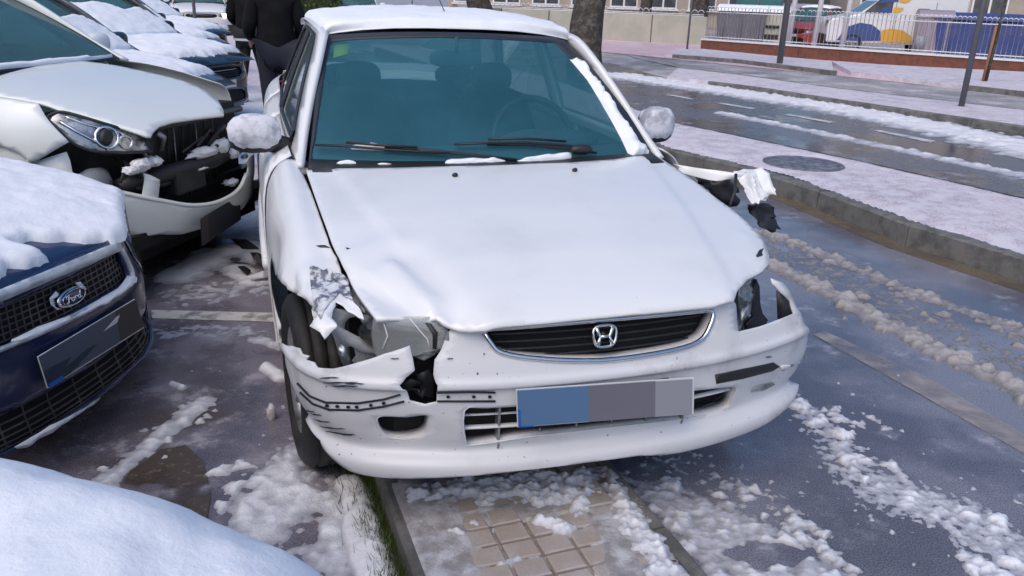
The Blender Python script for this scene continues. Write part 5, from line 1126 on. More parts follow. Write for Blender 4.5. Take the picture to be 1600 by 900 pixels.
ring_on(SNn, NF, 196, 222, .03, 'lamp_ring', M['chrome'], hl, .004, .006); trim('lamp_brow', SNn, NF, [(92, 190), (120, 206), (150, 222), (168, 234)], .009, M['chrome'], hl, -.004); trim('lamp_brow', SNn, NF, [(100, 182), (140, 196), (175, 203), (205, 216)], .006, M['chrome'], hl, -.004)
# fender above the wheel, bumper hanging loose
SNs = DN['side-1']
nfen = [(-40, 146), (0, 152), (60, 162), (74, 186), (92, 206), (108, 222), (90, 232), (60, 250), (46, 256), (30, 240), (0, 228), (-40, 222)]
FNn = Net([[(x + dx, y, z) for x, y in ((-.66, .17), (-.775, .27), (-.845, .40), (-.885, .55), (-.9, .75), (-.905, 1.0), (-.905, 1.35))] for z, dx in ((1.06, .10), (1.0, .05), (.93, .015), (.85, 0), (.75, 0), (.65, .0))])
sheet('fender_panel', FNn, dense_loop(TN(FNn, nfen), .05), M['ivory_paint'], nis, step=.05, solid=.004)
nb = [(44, 256), (75, 246), (104, 237), (110, 252), (113, 268), (122, 280), (140, 288), (170, 295), (214, 305), (222, 307), (226, 280), (224, 270), (236, 274), (250, 281), (247, 312), (270, 317), (300, 321), (340, 316), (370, 300), (384, 280), (388, 262), (384, 252), (390, 244), (397, 240), (398, 262), (395, 290), (386, 318), (374, 345), (340, 362), (285, 366), (250, 366), (222, 370), (212, 375), (200, 366), (165, 330), (120, 295), (80, 275)]
sheet('hanging_bumper', SNn, dense_loop(TN(SNn, nb), .02), M['ivory_paint'], nis, step=.025, solid=.006)
trim('bumper_lip', SNn, NF, [(122, 281), (170, 296), (214, 306), (250, 313), (300, 321), (340, 316), (372, 298), (386, 272)], .012, M['ivory_paint'], nis, .004)
NPn = Plane(.06, 0., slant=0.)
_c = TN(SNn, [(335, 343)])[0]; _p = SNn(*_c[:, None])[0]; _a = np.array([.985, .17, 0.]); _b = np.array([0, .05, -.998])
def nplate(name, u0, u1, v0, v1, d, mt, parent): q = lambda u, v: _p + _a * (u * .27 + .02) + _b * (v * .075) + np.array([0, -.035 - d, 0]); return mesh_obj(name, [q(u0, v0), q(u1, v0), q(u1, v1), q(u0, v1)], [(3, 2, 1, 0)], M[mt], parent, smooth=False, solid=-.004)
_n = nplate('number_plate', -1, 1, -1, 1, 0, 'plate_dark', nis); nplate('plate_panel', -.98, -.7, -.96, .96, .005, 'plate_brown', _n)
# exposed bay: dark back, radiator, bar, ducts, hoses
box('bay_back', (-.62, .30, .35), (.66, .9, .86), M['dark_void'], nis); box('bay_floor', (-.7, .12, .27), (.72, .9, .35), M['dark_void'], nis)
box('radiator', (-.30, .24, .42), (.34, .29, .84), M['black_plastic'], nis, bevel=.01)
rb = random.Random(11)
for k in range(9): tube('radiator_fin', [(-.27 + k * .07, .232, .45), (-.27 + k * .07 + rb.uniform(-.02, .02), .228, .83)], .004, M['bare_metal'] if k in (3, 6) else M['black_plastic'], nis, 5)
tube('impact_bar', [(-.55, .22, .58), (-.3, .15, .60), (.1, .12, .60), (.45, .17, .62), (.6, .24, .64)], .045, M['black_plastic'], nis, 8); tube('latch_bar', [(-.5, .16, .84), (0, .11, .85), (.5, .16, .84)], .018, M['black_plastic'], nis, 8)
pcn = onplane(NF, 300, 280, 1, .10); box('air_box', tuple(pcn - [.13, 0, .07]), tuple(pcn + [.13, .16, .06]), M['black_plastic'], nis, bevel=.015)
pcn = onplane(NF, 145, 285, 1, .30); blob('washer_tank', tuple(pcn), (.12, .06, .07), mat('tank', (.35, .37, .38), .5), nis, 3, .1)
pcn = onplane(NF, 212, 270, 1, .20); blob('horn', tuple(pcn), (.06, .05, .06), M['black_plastic'], nis, 3, .1)
for k in range(16):
    p0 = onplane(NF, rb.uniform(150, 370), rb.uniform(215, 305), 1, rb.uniform(.12, .26)); d = np.array([rb.gauss(0, .09), rb.gauss(0, .02), rb.gauss(0, .05)])
    tube('hose', [p0 - d, p0 + [rb.gauss(0, .02), -.02, rb.gauss(0, .03)], p0 + d], rb.uniform(.006, .018), M['black_plastic'] if rb.random() < .8 else M['bare_metal'], nis, 6)
for px, py, w, h in ((318, 238, .13, .03), (345, 228, .07, .04), (362, 240, .05, .03), (220, 258, .06, .03), (240, 252, .04, .025), (310, 262, .07, .012), (360, 285, .05, .02), (205, 266, .04, .02)):
    c = onplane(NF, px, py, 1, .12); blob('snow_clump', tuple(c), (w, .04, h), M['dirty_snow'], nis, 3, .5, 14., px * .1)
tube('bent_tab', [onplane(NF, 388, 248, 1, .22), onplane(NF, 384, 242, 1, .20), onplane(NF, 379, 246, 1, .2)], .012, M['ivory_paint'], nis, 6); tube('bent_tab', [onplane(NF, 390, 262, 1, .22), onplane(NF, 383, 258, 1, .2), onplane(NF, 378, 262, 1, .2)], .012, M['ivory_paint'], nis, 6)
snow_cap('windscreen_snow', DN['ws'], np.array([(.03, .35), (.12, .5), (.2, 1), (0.0, 1)]), M['snow'], nis, T=.03, step=.03, up=True); snow_cap('roof_snow', DN['roof'], np.array([(0.02, 0), (.98, 0), (.98, 1), (0.02, 1.)]), M['snow'], nis, T=.05, step=.04)
snow_cap('cowl_snow', DN['ws'], np.array([(.1, .02), (.9, .02), (.9, .05), (.5, .07), (.1, .06)]), M['snow'], nis, T=.02, edge=.02, step=.02, up=True)

# ------------------------------------------------------------------ plain parked cars
def plain_front(t, D, paint, grille=True, lamp='clear_lamp', lit=None, plate_mt='plate_white'):
    S = D['nose']; q = lambda *p: np.array(p, float)
    gr = [smooth_loop(q((.36, .16), (.64, .16), (.62, .36), (.38, .36)), 3), smooth_loop(q((.36, .60), (.64, .60), (.66, .80), (.34, .80)), 3)]
    sheet('bumper', S, dense_loop(q((0, 0), (1, 0), (1, 1), (0, 1)), .05), M[paint], t, gr, .05, solid=.004, wall=np.array([0, .03, 0]))
    for g_ in gr: vo, tt = triangulate(g_, (), .1); mesh_obj('grille_backing', S(vo[:, 0], vo[:, 1]) + [0, .025, 0], tt, M['dark_void'], t)
    for k in range(4): v = .19 + .045 * k; tube('grille_slat', [tuple(p + [0, .008, 0]) for p in S(np.linspace(.385, .615, 12), np.full(12, v))], .005, M['chrome'] if k == 0 else M['black_plastic'], t, 6)
    for a, b in ((.12, .31), (.69, .88)):
        inn, o_ = (b, a) if a < .5 else (a, b); L = sheet('headlight', S, smooth_loop(q((o_, .05), (inn, .14), (inn, .30), (o_ + (inn - o_) * .3, .30), (o_, .2)), 3), M[lamp], t, step=.03, off=.004, solid=.003)
        if lit: c = S(np.array([inn * .6 + o_ * .4]), np.array([.2]))[0]; blob('lamp_bulb', tuple(c + [0, -.02, 0]), (.08, .03, .055), M[lit], L, 2, .0)
    P = S(np.array([.43, .57, .57, .43]), np.array([.42, .42, .54, .54])) + [0, -.015, 0]; mesh_obj('number_plate', P, [(3, 2, 1, 0)], M[plate_mt], t, smooth=False, solid=-.004)
    sheet('bonnet', D['hood'], dense_loop(q((0.02, .1), (.2, .055), (.5, .04), (.8, .055), (.98, .1), (1, 1), (0, 1)), .05), M[paint], t, step=.06, solid=.004)
def snowy(t, D, seed, hood=((.0, .3), (.2, .22), (.5, .16), (.8, .22), (1, .3), (1, 1), (0, 1)), ws=True, T=.04, mt='snow', roof=True):
    snow_cap('bonnet_snow', D['hood'], np.array(hood, float), M[mt], t, T=T, edge=.08, step=.025, nsc=7., amp=.3, ragged=.10, seed=seed, metric=1.3, up=True)
    if ws: snow_cap('windscreen_snow', D['ws'], np.array([(.04, .0), (.96, 0), (.93, .45), (.8, .62), (.6, .55), (.45, .75), (.25, .7), (.08, .98)]), M[mt], t, T=T * .8, step=.025, ragged=.08, seed=seed + 5, up=True)
    if roof: snow_cap('roof_snow', D['roof'], np.array([(0.02, 0), (.98, 0), (.98, 1), (0.02, 1.)]), M[mt], t, T=T, step=.05)
# the snow-buried car nearest the camera
t0 = thing('parked_car', 'car buried under smooth thick snow in the near left corner', 'car', Frame(-.31, .20, 0, radians(80)))
gz = lambda y: np.interp(y, [-.05, 0, .05, .12, .3, .6, 1.1], [.64, .70, .75, .80, .86, .90, .95])
D0 = car_body(t0, 'navy_grey', W=.88, hz=gz, zb=.95, zr=1.4); plain_front(t0, D0, 'navy_grey')
snow_cap('bonnet_snow', D0['hood'], np.array([(0, .09), (.25, .05), (.5, .04), (.75, .05), (1, .09), (1, 1), (0, 1)]), M['snow'], t0, T=.075, edge=.10, step=.014, nsc=5., amp=.16, metric=1.4, up=True)
snow_cap('windscreen_snow', D0['ws'], np.array([(0, 0), (1, 0), (1, 1), (0, 1.)]), M['snow'], t0, T=.05, step=.03, up=True); snow_cap('roof_snow', D0['roof'], np.array([(0.02, 0), (.98, 0), (.98, 1), (0.02, 1.)]), M['snow'], t0, T=.06, step=.05)
# cars in the row behind the crossover
for nm, lab, x, y, yw, paint, sd, kw in (('parked_car', 'dark grey car thinly dusted with snow right behind the white crossover', -2.66, 6.8, 76, 'navy_grey', 1., {}),
        ('parked_car', 'black car with white number plate and patchy snow near the standing people', -3.3, 9.35, 74, 'black_paint', 2., {}), ('parked_car', 'snowy dark car farthest along the parked row', -4.45, 11.9, 74, 'navy_grey', 3., {}), ('parked_car', 'snow-capped car half hidden at the end of the row', -5.3, 14.6, 74, 'black_paint', 4., {})):
    t = thing(nm, lab, 'car', Frame(x, y, 0, radians(yw)), 'cars parked in a row'); D = car_body(t, paint, W=.87); plain_front(t, D, paint); snowy(t, D, sd * 7)
t = thing('moving_car', 'white hatchback driving with both headlights lit behind the parked row', 'car', Frame(-9.55, 25.6, 0, radians(22))); D = car_body(t, 'white_paint', W=.88, zr=1.5); plain_front(t, D, 'white_paint', lit='lit_lamp')
t = thing('moving_car', 'dark car with a glowing headlight behind the white hatchback', 'car', Frame(-12.1, 28.2, 0, radians(24))); D = car_body(t, 'black_paint', W=.88, zr=1.5); plain_front(t, D, 'black_paint', lit='lit_lamp')
t = thing('moving_car', 'pale car with lit headlights glimpsed through the sedan windscreen', 'car', Frame(-5.3, 27.5, 0, radians(12))); D = car_body(t, 'ivory_paint', W=.88, zr=1.5); plain_front(t, D, 'ivory_paint', lit='lit_lamp')
# ================================================================== people
def skin_mesh(name, joints, edges, mt, parent, sub=2, root=0):
    """one continuous limb surface grown over a skeleton: joints {name:(x,y,z,r)}"""
    keys = list(joints); me = bpy.data.meshes.new(name); me.from_pydata([joints[k][:3] for k in keys], [(keys.index(a), keys.index(b)) for a, b in edges], [])
    o = bpy.data.objects.new(name, me); COL.objects.link(o); o.parent = parent
    sk = o.modifiers.new('skin', 'SKIN'); me.skin_vertices or None
    lay = me.skin_vertices[0].data
    for i, k in enumerate(keys):
        r = joints[k][3]; lay[i].radius = (r, r) if not hasattr(r, '__len__') else r; lay[i].use_root = (i == root)
    sk.use_smooth_shade = True; sk.branch_smoothing = .4
    s = o.modifiers.new('sub', 'SUBSURF'); s.levels = sub; s.render_levels = sub
    me.materials.append(mt); return o
M['skin'] = mat('skin', (.45, .27, .2), .5); M['hair'] = mat('hair', (.02, .015, .012), .6, bump=.5, bsc=90.)
M['dark_coat'] = mat('dark_coat', (.006, .006, .008), .9, spec=.2, col2=(.010, .010, .012), nsc=7., bump=.3, bsc=25.); M['jeans'] = mat('jeans', (.010, .013, .024), .8, bump=.2, bsc=60.)
M['dark_trousers'] = mat('dark_trousers', (.012, .012, .015), .8, bump=.3, bsc=30.); M['reflective'] = mat('reflective', (.55, .57, .6), .4)
def person(label, fr, trousers, stride=0., armbend=.2, hem=.86, band=False, bulk=1.):
    t = thing('person', label, 'person', fr)
    s = stride; b = bulk
    J = {'pel': (0, 0, .95, .13 * b), 'sp1': (0, .01, 1.1, .135 * b), 'sp2': (0, .0, 1.28, .15 * b), 'neck0': (0, .01, 1.44, .075), 'neck': (0, -.005, 1.52, .055), 'head0': (0, -.02, 1.58, .07), 'head1': (0, -.02, 1.66, .09), 'head2': (0, -.01, 1.74, .075)}
    E_ = [('pel', 'sp1'), ('sp1', 'sp2'), ('sp2', 'neck0'), ('neck0', 'neck'), ('neck', 'head0'), ('head0', 'head1'), ('head1', 'head2')]
    for g, sx in (('l', -1), ('r', 1)):
        d = s * sx
        J.update({g + 'hip': (sx * .095, 0, .90, .095 * b), g + 'knee': (sx * .10, -.02 + d * .14, .50, .062), g + 'ank': (sx * .105, .02 + d * .30, .09, .042), g + 'toe': (sx * .12, -.14 + d * .30, .03, .035),
                  g + 'sho': (sx * .18 * b, .0, 1.40, .065), g + 'elb': (sx * .25 * b, .03, 1.13, .045), g + 'wri': (sx * .24, -.10 - armbend, .93 + armbend * .6, .03), g + 'palm': (sx * .235, -.14 - armbend, .88 + armbend * .7, .036)})
        E_ += [('pel', g + 'hip'), (g + 'hip', g + 'knee'), (g + 'knee', g + 'ank'), (g + 'ank', g + 'toe'), ('neck0', g + 'sho'), (g + 'sho', g + 'elb'), (g + 'elb', g + 'wri'), (g + 'wri', g + 'palm')]
        for f in range(5):
            a = (f - 2) * .014; k = g + 'f%d' % f; w = J[g + 'palm']; ln = (.05, .075, .082, .075, .06)[f]
            if f == 0: J[k] = (w[0] - sx * .045, w[1] - .01, w[2] - .02, .009)
            else: J[k] = (w[0] + a * .3, w[1] + a - .012, w[2] - ln, .008)
            E_.append((g + 'palm', k))
    body = skin_mesh('body', J, E_, M['skin'], t, 2)
    blob('nose', (0, -.118, 1.645), (.013, .02, .022), M['skin'], body, 2, 0.); tube('mouth', [(-.025, -.107, 1.605), (0, -.112, 1.603), (.025, -.107, 1.605)], .005, mat('lips_' + fr.__class__.__name__, (.35, .14, .12), .5), body, 6)
    for sx in (-1, 1): blob('eye', (sx * .033, -.098, 1.675), (.011, .008, .007), M['plate_white'], body, 2, 0.); blob('ear', (sx * .093, -.005, 1.655), (.012, .022, .032), M['skin'], body, 2, .05)
    blob('hair', (0, .012, 1.715), (.098, .105, .085), M['hair'], t, 3, .12, 9.)
    tr = {k: J[k] for k in ('pel', 'lhip', 'lknee', 'lank', 'rhip', 'rknee', 'rank')}; tr = {k: (*v[:3], v[3] * 1.22 + .012) for k, v in tr.items()}
    skin_mesh('trousers', tr, [('pel', 'lhip'), ('lhip', 'lknee'), ('lknee', 'lank'), ('pel', 'rhip'), ('rhip', 'rknee'), ('rknee', 'rank')], trousers, t)
    for g in ('l', 'r'): a, c = J[g + 'ank'], J[g + 'toe']; blob('shoe', ((a[0] + c[0]) / 2, (a[1] + c[1]) / 2 + .0, .05), (.05, .145, .05), M['black_plastic'], t, 3, .05, 4., 0., .8)
    ck = {'hem': (0, .0, hem, (.205 * b, .15 * b)), 'waist': (0, .01, 1.08, (.19 * b, .15 * b)), 'chest': (0, 0, 1.28, (.205 * b, .16 * b)), 'col': (0, 0, 1.44, .11), 'col2': (0, 0, 1.50, .08)}; ce = [('hem', 'waist'), ('waist', 'chest'), ('chest', 'col'), ('col', 'col2')]
    for g in ('l', 'r'):
        for k in ('sho', 'elb', 'wri'): v = J[g + k]; ck[g + k] = (*v[:3], v[3] * 1.25 + .018)
        ce += [('col', g + 'sho'), (g + 'sho', g + 'elb'), (g + 'elb', g + 'wri')]
    skin_mesh('jacket', ck, ce, M['dark_coat'], t)
    if band: lathe('reflective_band', [(hem + .03, .222 * b), (hem + .06, .222 * b)], M['reflective'], t, 24, 'z')
    return t
person('person in a black coat and dark jeans standing behind the white sedan', Frame(-2.5, 8.7, 0, radians(200)), M['jeans'], .1, .15, .66, False, 1.05)
person('person in dark clothes with a pale reflective band stepping behind the parked cars', Frame(-3.62, 11.4, 0, radians(170)), M['dark_trousers'], .7, .1, .80, True)

# ================================================================== trees, hedge, background
M['bark'] = mat('bark', (.055, .045, .038), .9, col2=(.13, .12, .10), nsc=7., lo=.45, hi=.65, bump=1., bsc=18., bdist=.03)
M['leaf'] = mat('leaf', (.055, .085, .02), .7, col2=(.10, .11, .03), nsc=3.); M['dry_leaf'] = mat('dry_leaf', (.10, .07, .04), .8, col2=(.06, .05, .03), nsc=3.)
def tree(label, x, y, r, h=7., leafy=0, seed=1, cat='tree', mt='bark', name='bare_tree', z=0.):
    t = thing(name, label, cat, Frame(x, y, z)); rs = random.Random(seed); V = []; Fc = []
    def limb(p, d, L, r0, r1, n=7, seg=9):
        o = len(V); q = Vector(p); d = Vector(d).normalized(); out = []
        for i in range(n):
            f = i / (n - 1); rr = r0 + (r1 - r0) * f; a = d.orthogonal().normalized(); b = d.cross(a)
            for k in range(seg):
                an = 2 * pi * k / seg; w = rr * (1 + .18 * noise.noise(Vector((cos(an) * 1.6, sin(an) * 1.6, q.z * 1.4 + seed)))); V.append(q + a * cos(an) * w + b * sin(an) * w)
            out.append((q.copy(), rr)); q = q + d * (L / (n - 1)); d = (d + Vector((rs.gauss(0, .09), rs.gauss(0, .09), rs.gauss(0, .05)))).normalized()
        for i in range(n - 1):
            for k in range(seg): Fc.append((o + i * seg + k, o + i * seg + (k + 1) % seg, o + (i + 1) * seg + (k + 1) % seg, o + (i + 1) * seg + k))
        return out
    trunk = limb((0, 0, -.05), (0, 0, 1), h * .45, r * 1.1, r * .7, 9, 16)
    mesh_obj('trunk', V, Fc, M[mt], t); V, Fc = [], []; tips = []
    for k in range(9):
        p, rr = trunk[-1 - k % 3]; a = k * 2.4; br = limb(p, (cos(a), sin(a), rs.uniform(.5, 1.4)), h * .4, rr * .45, rr * .12, 6, 7); tips += br[2:]
        for j in range(3): q, r2 = br[2 + j]; tips += limb(q, (rs.gauss(0, 1), rs.gauss(0, 1), rs.uniform(.2, 1)), h * .2, r2 * .5, .01, 5, 5)[1:]
    mesh_obj('limbs', V, Fc, M[mt], t)
    if leafy:
        LV, LF = [], []
        for i in range(leafy):
            p, _ = rs.choice(tips); c = p + Vector((rs.gauss(0, .25), rs.gauss(0, .25), rs.gauss(0, .2))); a = Vector((rs.gauss(0, 1), rs.gauss(0, 1), rs.gauss(0, 1))).normalized(); b = a.orthogonal().normalized(); s_ = rs.uniform(.03, .06); n = len(LV)
            LV += [c - a * s_, c + b * s_ * .6, c + a * s_, c - b * s_ * .6]; LF.append((n, n + 1, n + 2, n + 3))
        mesh_obj('crown', LV, LF, M['dry_leaf'], t, smooth=False)
    return t
g_ = ground(912, 106); tree('thick bare tree trunk standing right behind the white sedan roof', g_[0], g_[1], .36, 8., 1500, 3)
tree('bare tree trunk showing above the middle of the sedan roof', -1.0, 24., .34, 8., 1500, 5)
tree('dark bare tree behind the pale fence wall, left of the blue sign', 7.0, 34., .35, 7., 2500, 6); tree('dark bare tree beside the grey container', 10.0, 36., .4, 7., 2500, 8); tree('bare tree between the fence wall and the red triangle sign', 5.2, 36., .28, 6., 1500, 9)
# hedge of small leaves
hd = thing('hedge', 'clipped green hedge beyond the sedan roof', 'hedge', Frame(-5.9, 24.5)); LV, LF = [], []; rs = random.Random(4)
for i in range(7000):
    x, y, z = rs.uniform(-.9, .75), rs.uniform(-.5, .5), rs.uniform(0, 2.2); f = max(abs(x) / .9, abs(y) / .5, z / 2.2)
    if f < .8: continue
    c = Vector((x, y, z)) + Vector((rs.gauss(0, .05),) * 3); a = Vector((rs.gauss(0, 1), rs.gauss(0, 1), rs.gauss(0, 1))).normalized(); b = a.orthogonal(); s_ = rs.uniform(.03, .07); n = len(LV)
    LV += [c - a * s_, c + b * s_ * .6, c + a * s_, c - b * s_ * .6]; LF.append((n, n + 1, n + 2, n + 3))
mesh_obj('foliage', LV, LF, M['leaf'], hd, smooth=False); box('hedge_core', (-.75, -.4, 0), (.62, .4, 2.0), mat('hedge_core', (.02, .035, .01), .9), hd)
tube('stem', [(0, 0, 0), (0, 0, 1)], .05, M['bark'], hd)

# buildings closing the view
M['beige_wall'] = mat('beige_wall', (.42, .36, .31), .9, col2=(.36, .31, .27), nsc=2., bump=.2, bsc=12.); M['grey_wall'] = mat('grey_wall', (.40, .38, .38), .9, col2=(.34, .33, .33), nsc=2.)
M['pane'] = mat('pane', (.06, .07, .08), .1, col2=(.12, .12, .13), nsc=2.); M['white_frame'] = mat('white_frame', (.75, .75, .76), .5); M['white_metal'] = mat('white_metal', (.72, .73, .76), .45); M['pole_grey'] = mat('pole_grey', (.13, .135, .15), .5, .3)
def building(label, x, y, w, d, h, yaw, mt, storeys=3, bays=8):
    t = thing('building', label, 'building', Frame(x, y, 0, radians(yaw)))
    box('wall', (0, 0, 0), (w, d, h), M[mt], t); box('roof', (-.3, -.3, h), (w + .3, d + .3, h + .25), M['grey_wall'], t)
    for s in range(storeys):
        for b in range(bays):
            cx = (b + .5) * w / bays; z0 = .95 + s * h / storeys
            wn_ = box('window', (cx - .75, -.06, z0), (cx + .75, -.012, z0 + 1.4), M['white_frame'], t)
            for q in (-.36, .36): box('pane', (cx + q - .31, -.075, z0 + .08), (cx + q + .31, -.055, z0 + 1.32), M['pane'], wn_)
            box('sill', (cx - .85, -.16, z0 - .1), (cx + .85, 0.01, z0 - .02), M['white_frame'], wn_)
    for k in range(1, storeys): box('course', (-.02, -.03, k * h / storeys - .1), (w + .02, -.004, k * h / storeys + .1), M['grey_wall'], t)
    return t
building('long pale beige building beyond the trees behind the sedan', -4., 47., 17., 9., 9., 0, 'beige_wall', 3, 8); building('beige block building with white-framed windows at the right behind the van', 15.5, 41., 24., 9., 9., -14, 'beige_wall', 3, 10)
building('grey street building far behind the parked cars', -42., 52., 30., 9., 11., 6, 'grey_wall', 3, 12)
# block-work courses on the right-hand building are pieces too small to pick apart: left to the wall material
# pale fence wall
P0, P1 = ground(935, 62), ground(1094, 71)
fw = thing('fence_wall', 'low pale concrete wall with white picket top beyond the tree', 'wall', WORLD); d_ = (P1 - P0); L_ = np.linalg.norm(d_); d_ /= L_; n_ = np.array([-d_[1], d_[0], 0])
M['pale_conc'] = mat('pale_conc', (.46, .44, .38), .85, col2=(.38, .38, .32), nsc=1.5)
k = 0; s_ = -6.
while s_ < L_:
    a, b = P0 + d_ * s_, P0 + d_ * (s_ + 1.95); V = [a, b, b + n_ * .12, a + n_ * .12]; V = [v + [0, 0, 0] for v in V] + [v + [0, 0, .95] for v in V]
    mesh_obj('wall_panel', V, [(0, 1, 5, 4), (1, 2, 6, 5), (2, 3, 7, 6), (3, 0, 4, 7), (4, 5, 6, 7)], M['pale_conc'] if k % 5 else mat('green_panel', (.16, .2, .13), .8), fw, smooth=False); s_ += 2.; k += 1
def pickets(parent, a, b, z0, z1, step, r, mt, cap=300, hoop=True):
    """hoop-topped railing: every picket its own piece sharing one mesh, two rails"""
    d = b - a; L = np.linalg.norm(d); d = d / L; n = int(L / step)
    me = None; yaw = math.atan2(d[1], d[0])
    for i in range(min(n, cap)):
        p = a + d * (i + .5) * step
        if me is None:
            o = tube('picket', [(0, 0, z0), (0, 0, z1), (step * .25, 0, z1 + step * .3), (step * .5, 0, z1 + step * .38), (step * .75, 0, z1 + step * .3), (step, 0, z1)] if hoop else [(0, 0, z0), (0, 0, z1)], r, mt, parent, 5); me = o.data
        else: o = bpy.data.objects.new('picket', me); COL.objects.link(o); o.parent = parent
        o.location = (p[0], p[1], p[2]); o.rotation_euler = (0, 0, yaw)
    for z in (z0 + .06, z1 - .12): tube('rail', [tuple(a + [0, 0, z]), tuple(b + [0, 0, z])], r * 1.3, mt, parent, 6)
pickets(fw, P0 - d_ * 6 + n_ * .06, P1 + n_ * .06, .95, 1.08, .22, .012, M['white_metal'])
# white railing on a brick base, in two stretches
W0, W1, W2 = ground(1094, 79), ground(1246, 91), ground(1640, 121)
for lab, a, b, n in (('white hoop-topped railing on a low brick base in front of the grey container', W0, W1, 40), ('long white hoop-topped railing on a brick base in front of the van', W1 + [0, -.02, 0], W2, 120)):
    t = thing('railing', lab, 'fence', WORLD); d = (b - a); L = np.linalg.norm(d); d /= L; nn_ = np.array([-d[1], d[0], 0]); hb = .32
    V = [a, b, b + nn_ * .25, a + nn_ * .25]; V = [v + [0, 0, 0] for v in V] + [v + [0, 0, hb] for v in V]; mesh_obj('brick_base', V, [(0, 1, 5, 4), (1, 2, 6, 5), (2, 3, 7, 6), (3, 0, 4, 7), (4, 5, 6, 7)], M['brick'], t, smooth=False)
    V = [a - nn_ * .03, b - nn_ * .03, b + nn_ * .28, a + nn_ * .28]; V = [v + [0, 0, hb] for v in V] + [v + [0, 0, hb + .05] for v in V]; mesh_obj('coping', V, [(0, 3, 2, 1), (0, 1, 5, 4), (1, 2, 6, 5), (2, 3, 7, 6), (3, 0, 4, 7), (4, 5, 6, 7)], M['white_metal'], t, smooth=False)
    pickets(t, a + nn_ * .12, b + nn_ * .12, hb + .05, 1.28, .115, .011, M['white_metal'])
def post(name, label, cat, base, h, r, mt, lean=(0, 0), parts=()):
    t = thing(name, label, cat, Frame(*base)); tube('pole', [(0, 0, 0), (lean[0] * h, lean[1] * h, h)], r, mt, t, 10)
    for f in parts: f(t)
    return t
def disc_sign(z, r, mt, rimm, y=-.06, tri=False, mark=None):
    def f(t):
        n = 3 if tri else 28; ang = lambda i: 2 * pi * i / n + (-pi / 2 if tri else 0)
        o = mesh_obj('sign_plate', [(r * cos(ang(i)), y, z + r * sin(ang(i))) for i in range(n)], [tuple(range(n))], rimm, t, smooth=False, solid=.006)
        mesh_obj('sign_face', [(r * (.74 if tri else .9) * cos(ang(i)), y - .008, z + r * (.74 if tri else .9) * sin(ang(i))) for i in range(n)], [tuple(range(n))], mt, o, smooth=False)
        if mark == 'round':
            for q in range(3):
                a0 = q * 2.094; tube('arrow', [(r * .5 * cos(a0 + b), y - .012, z + r * .5 * sin(a0 + b)) for b in np.linspace(0, 1.5, 8)], [r * .06] * 7 + [r * .16], M['white_frame'], o, 6)
    return f
M['sign_blue'] = mat('sign_blue', (.02, .14, .5), .4); M['sign_red'] = mat('sign_red', (.5, .03, .02), .4)
post('traffic_sign', 'round blue roundabout sign with white arrows above the sedan roof', 'sign', (-5.0, 39.5, 0), 2.0, .03, M['pole_grey'], parts=[disc_sign(1.68, .27, M['sign_blue'], M['white_frame'], mark='round')])
b_ = ground(1502, 166, .1); post('sign_pole', 'grey sign pole with a red sign edge nearest the right side', 'pole', b_, 3.2, .045, M['pole_grey'], parts=[disc_sign(2.2, .36, M['white_frame'], M['sign_red'])])
b_ = ground(1218, 99, .1); post('street_pole', 'plain grey pole standing before the red car and railing', 'pole', b_, 4.5, .075, M['pole_grey'])
b_ = ground(1073, 82); post('traffic_sign', 'red and white triangle sign on a thin pole by the concrete wall', 'sign', b_, 2.4, .03, M['pole_grey'], parts=[disc_sign(1.95, .32, M['white_frame'], M['sign_red'], tri=True)])
post('traffic_sign', 'small blue sign plate beside the bare trees', 'sign', (8.6, 31.5, 0), 2.3, .03, M['pole_grey'], parts=[lambda t: box('sign_plate', (-.2, -.05, 1.7), (.2, -.03, 2.4), mat('pale_blue', (.15, .35, .6), .5), t)])
for i, (px, lab) in enumerate(((1216, 'left'), (1256, 'middle'), (1300, 'right'))):
    dd = 25.3; x = (px - 800) / F_PX * dd; post('white_post', 'tall white post behind the railing, %s of three' % lab, 'post', (x, 26.3, 0), 4.2, .075, M['white_metal'], lean=(.02, 0))
b_ = ground(1540, 127, .1); sp = thing('young_tree', 'slim young tree tied to a stake by the railing', 'tree', Frame(*b_)); tube('trunk', [(0, 0, 0), (.03, 0, .8), (.05, .02, 1.6), (.1, 0, 2.6), (.16, 0, 3.4)], [.035, .03, .026, .02, .01], M['bark'], sp, 8); tube('stake', [(-.06, 0, 0), (-.03, 0, 1.1)], .028, mat('stake', (.3, .15, .07), .8), sp, 8)
for a in range(6): tube('twig', [(.08 + .02 * a, 0, 2. + .2 * a), (.08 + .4 * cos(a * 2), .4 * sin(a * 2), 2.7 + .2 * a)], .008, M['bark'], sp, 5)
b_ = ground(1431, 100, .0); lb = thing('litter_bin', 'grey litter bin hung on the railing', 'bin', Frame(b_[0], b_[1] + .0, 0)); lathe('bucket', [(.35, .0), (.35, .13), (.75, .17), (.75, .15), (.4, .12), (.4, 0)], mat('bin_grey', (.3, .31, .34), .6), lb, 20, 'z'); tube('bracket', [(0, .1, .6), (0, .4, .6)], .02, M['pole_grey'], lb)
b_ = ground(313, 42); post('thin_post', 'thin grey post in front of the white moving hatchback', 'post', (-8.0, 21., 0), 3., .04, M['pole_grey'])

